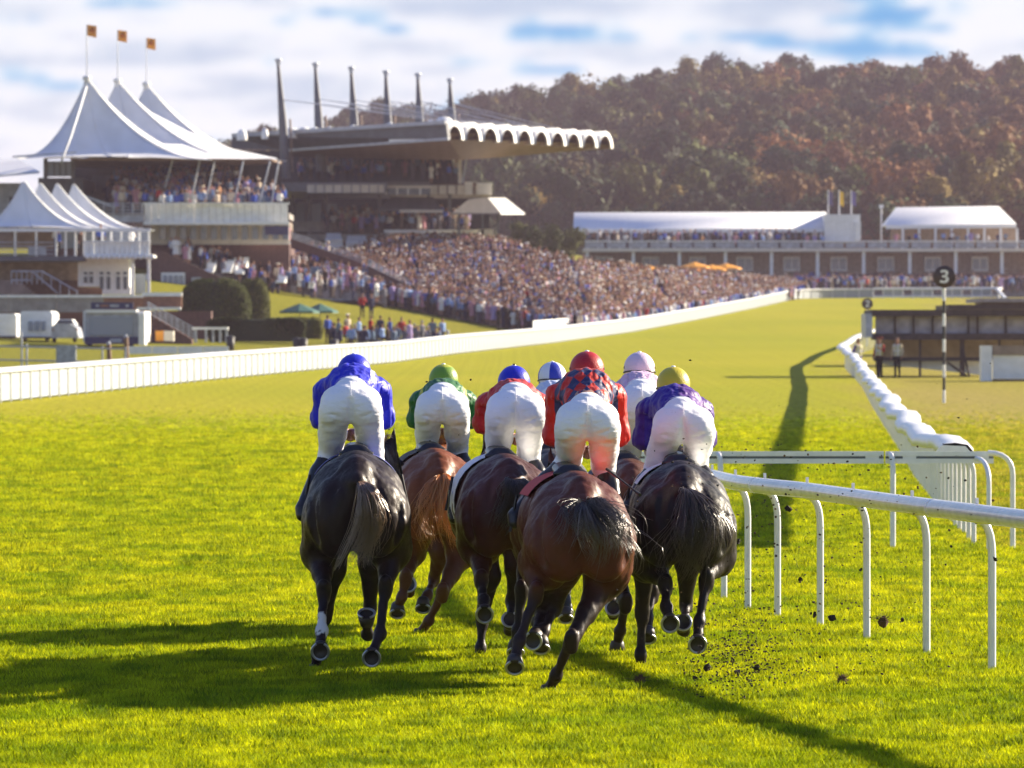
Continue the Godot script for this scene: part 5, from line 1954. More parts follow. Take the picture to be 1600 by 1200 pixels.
func van(o: Node3D, x0: float, x1: float, y0: float, y1: float, d: float) -> void:
	var org := o.position
	var a := at(x0, y1, d) - org
	var b := at(x1, y0, d) - org
	var st := begin()
	var c := 0.14
	slab(st, [Vector3(a.x, a.y, 0), Vector3(b.x, a.y, 0), Vector3(b.x, b.y - c, 0), Vector3(b.x - c, b.y, 0), Vector3(a.x + c, b.y, 0), Vector3(a.x, b.y - c, 0)], Vector3(0, 0, -4.5))
	part(o, "body", done(st), M.white)
	block(o, "bumper", M.dark, x0 + 1, x1 - 1, y1 - 1, y1 + 2, d - 0.1, 4.5)
	for x in [x0 + 8, x1 - 8]:
		var w := part(o, "wheel", lathe_mesh([Vector2(0, -0.1), Vector2(0.3, -0.1), Vector2(0.33, 0.0), Vector2(0.3, 0.1), Vector2(0, 0.1)], 16), M.black, at(x, y1 + 1, d + 0.6) - org)
		w.rotation.z = PI / 2

# ------------------------------------------------------------------ the race

# pixel and metres ahead of a horse's hips -> point in that horse's own axes
func hp(h: Dictionary, p: Array) -> Vector3:
	var d: float = h.d + p[2]
	return at(p[0], p[1], d) - h.org

func make_race() -> void:
	M.crease = FastNoiseLite.new()
	M.crease.seed = 15
	M.crease.frequency = 13.0
	M.crease.noise_type = FastNoiseLite.TYPE_SIMPLEX_SMOOTH
	M.crease.fractal_type = FastNoiseLite.FRACTAL_RIDGED
	M.crease.fractal_octaves = 2
	var hoof_up := Vector3(0.0, -0.35, 1.0)     # sole turned back towards the camera
	var flat := Vector3(0, -1, 0)
	var half := Vector3(0, -0.8, 0.6)
	var list := [
		{"cx": 557.0, "d": 34.2, "top": 710.0, "yaw": 2.0, "nod": -17.0, "coat": Color(0.018, 0.0095, 0.010), "points": Color(0.008, 0.007, 0.008), "hair": Color(0.13, 0.085, 0.06), "sock": 0,
			"legs": [[[500, 865, 0.10], [506, 922, -0.20], [502, 986, -0.33], [501, 1010, -0.42], hoof_up], [[612, 862, 0.10], [602, 915, -0.12], [594, 990, -0.22], [582, 1020, -0.30], hoof_up], [[520, 890, 1.10], [508, 960, 1.22], [496, 1022, 1.20], [493, 1043, 1.22], flat], [[580, 880, 1.15], [578, 950, 1.28], [574, 992, 1.02], [573, 972, 0.92], Vector3(0, 0.9, 0.5)]],
			"tail": [[572, 752, -0.32], [584, 772, -0.42], [578, 815, -0.44], [566, 850, -0.42], [548, 886, -0.42]], "tail_wide": 0.075,
			"label": "near black racehorse galloping at the left with one white sock"},
		{"cx": 684.0, "d": 39.5, "top": 705.0, "yaw": 6.0, "nod": -23.0, "coat": Color(0.16, 0.045, 0.014), "points": Color(0.085, 0.032, 0.014), "hair": Color(0.50, 0.19, 0.04), "sock": -1,
			"legs": [[[640, 862, 0.15], [634, 902, -0.10], [628, 932, -0.12], [622, 947, -0.08], half], [[722, 862, 0.10], [692, 925, -0.18], [670, 970, -0.06], [658, 987, 0.0], flat], [[650, 850, 1.15], [640, 885, 1.30], [640, 925, 1.10], [639, 917, 0.98], Vector3(0, 0.3, 1)], [[690, 860, 1.1], [678, 905, 1.25], [668, 930, 1.05], [662, 940, 0.98], half]],
			"tail": [[700, 738, -0.30], [700, 765, -0.44], [694, 800, -0.46], [700, 830, -0.44], [708, 852, -0.42]], "tail_wide": 0.12,
			"label": "bright chestnut racehorse with a ginger tail, second from the left"},
		{"cx": 793.0, "d": 35.4, "top": 714.0, "yaw": 5.0, "nod": -6.0, "coat": Color(0.060, 0.017, 0.012), "points": Color(0.012, 0.008, 0.008), "hair": Color(0.020, 0.016, 0.016), "sock": -1,
			"legs": [[[752, 855, 0.10], [752, 905, -0.25], [756, 938, -0.40], [757, 953, -0.47], hoof_up], [[835, 860, 0.10], [815, 922, -0.08], [809, 985, -0.10], [806, 1006, -0.05], half], [[762, 900, 1.10], [754, 968, 1.22], [751, 1012, 1.18], [750, 1030, 1.18], flat], [[810, 880, 1.1], [800, 940, 1.25], [796, 985, 1.0], [797, 975, 0.9], Vector3(0, 0.5, 0.9)]],
			"tail": [[815, 735, -0.30], [824, 755, -0.42], [818, 785, -0.44], [806, 810, -0.42], [800, 826, -0.40]], "tail_wide": 0.085,
			"label": "dark bay racehorse with a numbered white cloth, third from the left"},
		{"cx": 906.0, "d": 33.0, "top": 742.0, "yaw": 6.0, "nod": -8.0, "coat": Color(0.085, 0.022, 0.013), "points": Color(0.016, 0.009, 0.008), "hair": Color(0.016, 0.014, 0.016), "sock": -1,
			"legs": [[[840, 880, 0.12], [838, 925, -0.10], [812, 1000, -0.22], [805, 1030, -0.28], Vector3(0, -0.75, 0.85)], [[945, 905, 0.12], [893, 1000, -0.22], [869, 1055, -0.06], [858, 1076, 0.0], flat], [[852, 900, 1.1], [846, 955, 1.28], [836, 990, 1.05], [833, 997, 0.95], Vector3(0, -0.2, 1)], [[885, 895, 1.1], [868, 948, 1.25], [850, 985, 1.1], [846, 1000, 1.05], half]],
			"tail": [[922, 782, -0.32], [935, 800, -0.46], [945, 825, -0.50], [948, 850, -0.50], [945, 872, -0.48]], "tail_wide": 0.16,
			"label": "glossy red bay racehorse nearest the camera in the middle of the field"},
		{"cx": 1066.0, "d": 34.2, "top": 725.0, "yaw": 1.0, "nod": 0.0, "coat": Color(0.010, 0.0075, 0.009), "points": Color(0.014, 0.009, 0.008), "hair": Color(0.022, 0.018, 0.019), "sock": -1,
			"legs": [[[1012, 880, 0.10], [1040, 912, -0.15], [1041, 948, -0.30], [1046, 967, -0.37], hoof_up], [[1118, 870, 0.10], [1104, 905, -0.22], [1093, 970, -0.32], [1090, 999, -0.40], hoof_up], [[1008, 880, 1.1], [1003, 960, 1.22], [1001, 1022, 1.20], [1002, 1043, 1.22], flat], [[1075, 880, 1.1], [1072, 945, 1.25], [1068, 985, 1.0], [1067, 978, 0.9], Vector3(0, 0.4, 0.9)]],
			"tail": [[1072, 742, -0.30], [1080, 770, -0.42], [1086, 815, -0.45], [1078, 860, -0.44], [1066, 898, -0.42]], "tail_wide": 0.13,
			"label": "black racehorse kicking up turf beside the right-hand rail"},
		{"cx": 986.0, "d": 36.9, "top": 722.0, "yaw": 3.0, "nod": -4.0, "coat": Color(0.075, 0.026, 0.015), "points": Color(0.016, 0.010, 0.009), "hair": Color(0.02, 0.016, 0.014), "sock": -1,
			"legs": [[[950, 860, 0.10], [978, 940, -0.15], [969, 985, -0.02], [965, 1006, 0.02], flat], [[1030, 860, 0.10], [1020, 925, -0.15], [1012, 965, -0.28], [1012, 985, -0.34], half], [[960, 880, 1.1], [956, 930, 1.3], [958, 960, 1.1], [958, 955, 1.0], Vector3(0, 0.4, 0.9)], [[1010, 880, 1.1], [1012, 940, 1.25], [1010, 970, 1.1], [1010, 982, 1.05], half]],
			"tail": [[985, 745, -0.30], [988, 770, -0.42], [986, 810, -0.45], [980, 850, -0.44], [976, 880, -0.42]], "tail_wide": 0.08,
			"label": "brown racehorse mostly hidden between the red bay and the black horse"},
		{"cx": 862.0, "d": 40.0, "top": 706.0, "yaw": 3.0, "nod": -4.0, "coat": Color(0.050, 0.050, 0.058), "points": Color(0.03, 0.03, 0.033), "hair": Color(0.10, 0.10, 0.11), "sock": -1,
			"legs": [[[835, 840, 0.10], [845, 900, -0.15], [842, 950, -0.02], [840, 968, 0.02], flat], [[895, 840, 0.10], [890, 900, -0.15], [884, 940, -0.28], [884, 955, -0.34], half], [[840, 850, 1.1], [838, 900, 1.3], [840, 930, 1.1], [840, 925, 1.0], Vector3(0, 0.4, 0.9)], [[885, 850, 1.1], [886, 905, 1.25], [884, 935, 1.1], [884, 945, 1.05], half]],
			"tail": [[862, 728, -0.30], [864, 750, -0.42], [862, 790, -0.45], [858, 820, -0.44], [856, 850, -0.42]], "tail_wide": 0.08,
			"label": "grey racehorse glimpsed behind the middle of the field"},
	]
	for h in list:
		horse(h)
	make_jockeys(list)

func horse_bones(h: Dictionary) -> Array:
	var b := []
	var t := Transform3D(Basis(Vector3.UP, deg_to_rad(h.yaw)), Vector3.ZERO)
	var up: float = h.croup - 1.40
	var q := func(x: float, y: float, z: float) -> Vector3:
		return t * Vector3(x, y + up, z)
	# trunk
	b.append(bone(q.call(0, 1.12, -0.10), q.call(0, 1.09, 0.10), 0.262, 0.24, 0.10, 1.0))
	b.append(bone(q.call(0, 1.14, -0.25), q.call(0, 1.11, -0.70), 0.245, 0.27, 0.12, 1.03))
	b.append(bone(q.call(0, 1.05, -0.65), q.call(0, 1.02, -1.12), 0.295, 0.26, 0.12, 1.02))
	b.append(bone(q.call(0, 1.18, -0.90), q.call(0, 1.32, -1.12), 0.16, 0.10, 0.14))
	b.append(bone(q.call(0, 1.34, -0.25), q.call(0, 1.315, 0.12), 0.055, 0.06, 0.10))
	b.append(bone(q.call(0, 1.30, 0.12), q.call(0, 1.235, 0.30), 0.075, 0.05, 0.08))
	for s in [-1.0, 1.0]:
		b.append(bone(q.call(s * 0.105, 1.13, -0.08), q.call(s * 0.14, 0.98, 0.13), 0.195, 0.185, 0.08))
		b.append(bone(q.call(s * 0.115, 1.08, 0.16), q.call(s * 0.13, 0.86, 0.19), 0.150, 0.120, 0.07))
		b.append(bone(q.call(s * 0.165, 1.00, -0.02), q.call(s * 0.19, 0.83, -0.06), 0.176, 0.145, 0.08))
		b.append(bone(q.call(s * 0.08, 1.27, -0.26), q.call(s * 0.17, 1.25, -0.30), 0.085, 0.06, 0.08))
		b.append(bone(q.call(s * 0.12, 1.12, -1.12), q.call(s * 0.14, 0.92, -1.30), 0.17, 0.14, 0.10))
	# grooves between and beside the quarters
	b.append(bone(q.call(0, 1.08, 0.385), q.call(0, 0.84, 0.37), 0.045, 0.06, 0.07, 1.0, -1))
	for s in [-1.0, 1.0]:
		b.append(bone(q.call(s * 0.285, 1.16, 0.20), q.call(s * 0.265, 0.86, 0.24), 0.018, 0.022, 0.05, 1.0, -1))
		b.append(bone(q.call(s * 0.125, 1.30, 0.23), q.call(s * 0.17, 1.06, 0.365), 0.012, 0.014, 0.04, 1.0, -1))
		b.append(bone(q.call(s * 0.36, 1.24, -0.12), q.call(s * 0.36, 1.02, 0.10), 0.02, 0.02, 0.06, 1.0, -1))
	# neck and head, turned a little on the withers
	var turn := Transform3D(Basis(Vector3.UP, deg_to_rad(h.nod)) * Basis(Vector3.RIGHT, deg_to_rad(-7.0)), Vector3(0, 1.2, -1.15)) * Transform3D(Basis.IDENTITY, Vector3(0, -1.2, 1.15))
	var tq := q
	q = func(x: float, y: float, z: float) -> Vector3:
		var v: Vector3 = turn * Vector3(x, y, z)
		return t * (v + Vector3(0, up, 0))
	b.append(bone(q.call(0, 1.16, -1.24), q.call(0, 1.36, -1.75), 0.20, 0.125, 0.12, 0.7))
	b.append(bone(q.call(0, 1.30, -1.22), q.call(0, 1.44, -1.76), 0.09, 0.06, 0.10, 0.7))
	b.append(bone(q.call(0, 1.42, -1.80), q.call(0, 1.16, -2.24), 0.105, 0.062, 0.06, 0.8))
	b.append(bone(q.call(0, 1.31, -1.82), q.call(0, 1.24, -1.98), 0.095, 0.06, 0.05, 0.7))
	b.append(bone(q.call(0, 1.15, -2.25), q.call(0, 1.13, -2.29), 0.062, 0.055, 0.03, 0.9))
	for s in [-1.0, 1.0]:
		b.append(bone(q.call(s * 0.06, 1.50, -1.77), q.call(s * 0.075, 1.62, -1.76), 0.030, 0.012, 0.03))
		b.append(bone(q.call(s * 0.075, 1.40, -1.93), q.call(s * 0.078, 1.40, -1.94), 0.026, 0.026, 0.02))
	# legs
	q = tq
	for i in 4:
		var s := -1.0 if i % 2 == 0 else 1.0
		var l: Array = h.legs[i]
		var j := []
		for k in 4:
			j.append(hp(h, l[k]))
		if i < 2:
			var hip: Vector3 = q.call(s * 0.155, 0.98, 0.02)
			b.append(bone(hip, j[0], 0.165, 0.118, 0.08))
			b.append(bone(j[0], j[0].lerp(j[1], 0.55), 0.110, 0.062, 0.06))
			b.append(bone(j[0].lerp(j[1], 0.55), j[1], 0.062, 0.047, 0.04))
			b.append(bone(j[1] + Vector3(0, 0.035, 0.035), j[1] + Vector3(0, -0.05, 0.005), 0.040, 0.040, 0.03))
			b.append(bone(j[1], j[2], 0.037, 0.029, 0.03))
		else:
			var sh: Vector3 = q.call(s * 0.15, 1.0, -1.20)
			b.append(bone(sh, j[0], 0.14, 0.088, 0.07))
			b.append(bone(j[0], j[1], 0.078, 0.040, 0.05))
			b.append(bone(j[1] + Vector3(0, 0.025, 0), j[1] + Vector3(0, -0.03, 0), 0.043, 0.041, 0.03))
			b.append(bone(j[1], j[2], 0.034, 0.028, 0.03))
		b.append(bone(j[2], j[2] + Vector3(0, -0.005, 0.01), 0.040, 0.039, 0.03))
		b.append(bone(j[2], j[3], 0.032, 0.038, 0.03))
	return b

func horse(h: Dictionary) -> void:
	h.org = Vector3((h.cx - 800.0) * h.d / FOCAL, 0, -h.d)
	h.croup = EYE - (h.top - HORIZON) * (h.d - 0.05) / FOCAL
	var o := thing("racehorse", h.label, "horse", h.org, "horses in the race")
	var coat: Color = h.coat
	var points: Color = h.points
	var n := FastNoiseLite.new()
	n.seed = int(h.cx)
	n.frequency = 2.2
	var fine := FastNoiseLite.new()
	fine.seed = 3
	fine.frequency = 9.0
	var sock := Vector3(9, 9, 9)
	if h.sock >= 0:
		sock = hp(h, h.legs[h.sock][2])
	var colour := func(p: Vector3, _nn: Vector3) -> Color:
		var c := coat * (1.0 + 0.30 * n.get_noise_3dv(p) + 0.18 * fine.get_noise_3dv(p))
		c = c.lerp(points, smoothstep(0.78, 0.50, p.y + 0.06 * n.get_noise_3dv(p * 2.0)))
		c = c.lerp(points, smoothstep(-1.9, -2.25, p.z) * 0.6)
		if p.distance_to(sock + Vector3(0.01, 0.04, 0)) < 0.075 + 0.05 * fine.get_noise_3dv(p * 2.0):
			c = Color(0.55, 0.54, 0.53)
		return c
	var m := StandardMaterial3D.new()
	m.vertex_color_use_as_albedo = true
	m.roughness = 0.43
	m.metallic_specular = 0.32
	m.uv1_triplanar = true
	m.uv1_scale = Vector3.ONE * 9.0
	bumped(m, M.fine, 0.10)
	m.roughness = 0.58
	m.roughness_texture = M.patchy
	part(o, "body", body_mesh(horse_bones(h), 0.0155, colour, null, [M.crease, 0.006, Vector3(0.6, 0.35, 0.6)]), m)
	# hooves with steel shoes
	for i in 4:
		var l: Array = h.legs[i]
		var j := hp(h, l[3])
		var f := hp(h, l[2])
		var nrm: Vector3 = (l[4] as Vector3).normalized()
		var fwd := Vector3(0, 0, -1)
		if absf(nrm.z) > 0.6:
			fwd = Vector3(0, -1 if nrm.z > 0 else 1, 0)
		var z := (-(fwd - nrm * fwd.dot(nrm))).normalized()
		var y := -nrm
		var x := y.cross(z)
		var hoof := part(o, "hoof", hoof_mesh(), M.hoof if M.has("hoof") else hoof_material())
		hoof.transform = Transform3D(Basis(x, y, z), j + (j - f).normalized() * 0.015)
		part(hoof, "horseshoe", shoe_mesh(), M.iron)
	# tail and mane
	var r := RandomNumberGenerator.new()
	r.seed = int(h.cx * 3.0)
	var ctrl := []
	for p in h.tail:
		ctrl.append(hp(h, p))
	var dock := Transform3D(Basis(Vector3.UP, deg_to_rad(h.yaw)), Vector3.ZERO) * Vector3(0, h.croup - 0.155, 0.29)
	ctrl[0] = dock
	ctrl[1] = (ctrl[1] as Vector3).lerp(dock + Vector3(0, -0.03, 0.12), 0.45)
	var hm := plain(h.hair.r * 1.3, h.hair.g * 1.25, h.hair.b * 1.2, 0.30)
	hm.metallic_specular = 0.7
	hm.backlight_enabled = true
	hm.backlight = Color(0.35, 0.3, 0.25)
	part(o, "tail", hair_mesh(ctrl, 520, h.tail_wide, 0.0032, r), hm)
	var up: float = h.croup - 1.40
	var t := Transform3D(Basis(Vector3.UP, deg_to_rad(h.yaw)), Vector3(0, up, 0)) * Transform3D(Basis(Vector3.UP, deg_to_rad(h.nod)) * Basis(Vector3.RIGHT, deg_to_rad(-7.0)), Vector3(0, 1.2, -1.15)) * Transform3D(Basis.IDENTITY, Vector3(0, -1.2, 1.15))
	up = 0.0
	var st := begin()
	for k in 220:
		var u := r.randf()
		var a := t * (Vector3(0, 1.40 + up, -1.25).lerp(Vector3(0, 1.52 + up, -1.78), u) + Vector3(r.randf_range(-0.02, 0.02), 0, 0))
		var e := a + t.basis * Vector3(r.randf_range(0.02, 0.10), r.randf_range(0.0, 0.07), r.randf_range(0.06, 0.16))
		strand(st, [a, a.lerp(e, 0.5) + Vector3(0, 0.03, 0), e], 0.004)
	part(o, "mane", done(st), hm)
	# bridle
	var bst := begin()
	for q in [[Vector3(-0.10, 1.42, -1.80), Vector3(0.10, 1.42, -1.80), 0.0], [Vector3(-0.08, 1.22, -2.08), Vector3(0.08, 1.22, -2.08), 0.0]]:
		var mid: Vector3 = (q[0] + q[1]) * 0.5
		var rad: float = 0.115 if q[0].z > -2.0 else 0.088
		var ring := []
		for k in 17:
			var an := TAU * k / 16.0
			ring.append(t * (mid + Vector3(cos(an) * rad * 0.85, sin(an) * rad * 0.85 + up, sin(an) * rad * 0.5)))
		tube(bst, ring, [0.008], 5)
	for s in [-1.0, 1.0]:
		tube(bst, [t * Vector3(s * 0.09, 1.42 + up, -1.84), t * Vector3(s * 0.075, 1.22 + up, -2.08), t * Vector3(s * 0.07, 1.15 + up, -2.18)], [0.008], 5)
		tube(bst, [t * Vector3(s * 0.07, 1.15 + up, -2.18), t * Vector3(s * 0.14, 1.30 + up, -1.70), t * Vector3(s * 0.06, 1.46 + up, -1.20)], [0.007], 5)
	part(o, "bridle", done(bst), M.black)

func hoof_material() -> StandardMaterial3D:
	M.hoof = worn(plain(0.035, 0.027, 0.022, 0.5), M.grain, 8.0, false)
	return M.hoof

func hoof_mesh() -> ArrayMesh:
	if not M.has("hoof_mesh"):
		var st := begin()
		lathe(st, [Vector2(0.0, 0.035), Vector2(0.040, 0.035), Vector2(0.046, 0.022), Vector2(0.060, -0.048), Vector2(0.050, -0.050), Vector2(0.030, -0.034), Vector2(0.0, -0.030)], 18)
		M.hoof_mesh = done(st)
	return M.hoof_mesh

func shoe_mesh() -> ArrayMesh:
	if not M.has("shoe_mesh"):
		var pts := []
		for k in 21:
			var a := deg_to_rad(-90.0 + 28.0 + 304.0 * k / 20.0)
			pts.append(Vector3(cos(a) * 0.053, -0.056, -sin(a) * 0.057))
		M.shoe_mesh = tube_mesh(pts, [0.0085], 7)
	return M.shoe_mesh

func strand(st: SurfaceTool, pts: Array, r: float) -> void:
	var radii := []
	for i in pts.size():
		radii.append(r * (1.0 - 0.8 * i / (pts.size() - 1.0)))
	tube(st, pts, radii, 3, false)

func hair_mesh(ctrl: Array, count: int, wide: float, r: float, g: RandomNumberGenerator) -> ArrayMesh:
	var st := begin()
	var c := Curve3D.new()
	for p in ctrl:
		c.add_point(p)
	for k in range(1, ctrl.size() - 1):
		var tn: Vector3 = (ctrl[k + 1] - ctrl[k - 1]) * 0.2
		c.set_point_in(k, -tn)
		c.set_point_out(k, tn)
	var total := c.get_baked_length()
	# strands gather in locks that share a drift
	var locks := []
	for k in 26:
		locks.append([Vector3(g.randfn() * 0.62, g.randfn() * 0.25, g.randfn() * 0.45), g.randf_range(0.72, 1.08), g.randf() * TAU, g.randf_range(0.5, 1.3)])
	for i in count:
		var l: Array = locks[g.randi() % locks.size()]
		var own := Vector3(g.randfn(), g.randfn() * 0.4, g.randfn()) * (0.16 if i % 9 else 0.5)
		var reach: float = l[1] * g.randf_range(0.75, 1.05)
		var pts := []
		for k in 9:
			var u := k / 8.0
			var p := c.sample_baked(total * minf(u * reach, 1.0), true)
			var spread: float = wide * sin(minf(u * 1.9, 1.57)) * (1.0 + 0.25 * sin(u * 5.0 + l[2]))
			p += (l[0] + own * (0.4 + u)) * spread
			p += Vector3(sin(u * 8.0 * l[3] + l[2]), cos(u * 7.0 * l[3] + l[2]) * 0.4, 0) * 0.026 * u
			if reach * u > 1.0:
				p += Vector3(0, -0.1, 0) * (reach * u - 1.0)
			pts.append(p)
		strand(st, pts, r)
	return done(st)

# ------------------------------------------------------------------ jockeys

func cloth(m: StandardMaterial3D, cm: float, scale: float) -> StandardMaterial3D:
	m.uv1_triplanar = true
	m.uv1_scale = Vector3(scale, scale * 2.2, scale)
	bumped(m, M.fold, cm)
	m.rim_enabled = true
	m.rim = 0.2
	return m

func mud_picture() -> ImageTexture:
	# clean cloth with a few flecks of mud
	var im := Image.create(512, 512, false, Image.FORMAT_RGB8)
	im.fill(Color(1, 1, 1))
	var r := RandomNumberGenerator.new()
	r.seed = 64
	for k in 46:
		var c := Vector2(r.randf_range(8, 500), r.randf_range(8, 500))
		var rad := r.randf_range(1.0, 3.6)
		var tint := Color(0.40, 0.30, 0.20).lerp(Color(0.75, 0.68, 0.58), r.randf())
		for y in range(int(c.y - rad) - 1, int(c.y + rad) + 2):
			for x in range(int(c.x - rad) - 1, int(c.x + rad) + 2):
				if Vector2(x, y).distance_to(c) < rad * (0.7 + 0.4 * r.randf()):
					im.set_pixel(x, y, tint)
	return ImageTexture.create_from_image(im)

func make_jockeys(list: Array) -> void:
	M.fold = noise_picture(256, 0.028, 77, 4)
	M.silk_fold = noise_picture(256, 0.035, 78, 3)
	M.breeches = cloth(plain(0.80, 0.80, 0.83, 0.6), 0.45, 1.9)
	M.breeches.albedo_texture = mud_picture()
	M.boot = plain(0.010, 0.010, 0.014, 0.30)
	M.skin = plain(0.45, 0.24, 0.17, 0.55)
	M.goggle = plain(0.02, 0.02, 0.022, 0.3)
	var blue := Color(0.006, 0.012, 0.50)
	var js := [
		{"h": 0, "b": [548, 640], "head": [553, 584], "lean": 3.0, "top": -42.0, "shirt": blue, "sleeve": blue, "cap": blue, "knee": [[517, 703], [581, 706]], "foot": [[472, 795], [614, 800]], "says": "jockey in plain blue silks and blue cap on the leftmost horse"},
		{"h": 1, "b": [691, 643], "head": [693, 596], "lean": 2.0, "top": -30.0, "shirt": Color(0.008, 0.11, 0.025), "sleeve": Color(0.008, 0.11, 0.025), "cap": Color(0.16, 0.30, 0.02), "knee": [[667, 700], [715, 700]], "foot": [[630, 765], [736, 765]], "says": "jockey in green silks and green cap riding the chestnut horse"},
		{"h": 2, "b": [806, 648], "head": [803, 601], "lean": -4.0, "top": -28.0, "shirt": Color(0.42, 0.010, 0.014), "sleeve": Color(0.46, 0.010, 0.014), "cap": blue, "knee": [[778, 708], [826, 708]], "foot": [[710, 800], [858, 790]], "says": "jockey in red silks with a royal blue cap, left of the middle"},
		{"h": 3, "b": [918, 666], "head": [917, 581], "lean": -2.0, "top": -58.0, "shirt": Color(0.55, 0.025, 0.02), "sleeve": Color(0.60, 0.014, 0.010), "cap": Color(0.42, 0.010, 0.012), "knee": [[890, 716], [943, 728]], "foot": [[804, 806], [965, 800]], "says": "jockey in red and navy diamond silks and red cap at the front"},
		{"h": 4, "b": [1068, 672], "head": [1052, 604], "lean": -14.0, "top": -42.0, "shirt": Color(0.030, 0.010, 0.26), "sleeve": Color(0.050, 0.010, 0.20), "cap": Color(0.50, 0.42, 0.02), "knee": [[1026, 728], [1088, 716]], "foot": [[978, 798], [1120, 800]], "says": "jockey in purple silks with a yellow cap beside the rail"},
		{"h": 5, "b": [1003, 640], "head": [999, 579], "lean": -4.0, "top": -35.0, "shirt": Color(0.62, 0.42, 0.58), "sleeve": Color(0.66, 0.48, 0.62), "cap": Color(0.70, 0.55, 0.68), "knee": [[985, 704], [1024, 702]], "foot": [[938, 775], [1048, 770]], "says": "jockey in pale pink silks and pink cap behind the purple one"},
		{"h": 6, "b": [868, 648], "head": [863, 592], "lean": -3.0, "top": -33.0, "shirt": Color(0.50, 0.56, 0.74), "sleeve": Color(0.02, 0.05, 0.42), "cap": Color(0.02, 0.04, 0.40), "knee": [[846, 700], [888, 700]], "foot": [[828, 770], [906, 770]], "says": "jockey in pale blue silks with a blue and white striped cap"},
	]
	for j in js:
		jockey(j, list[j.h])

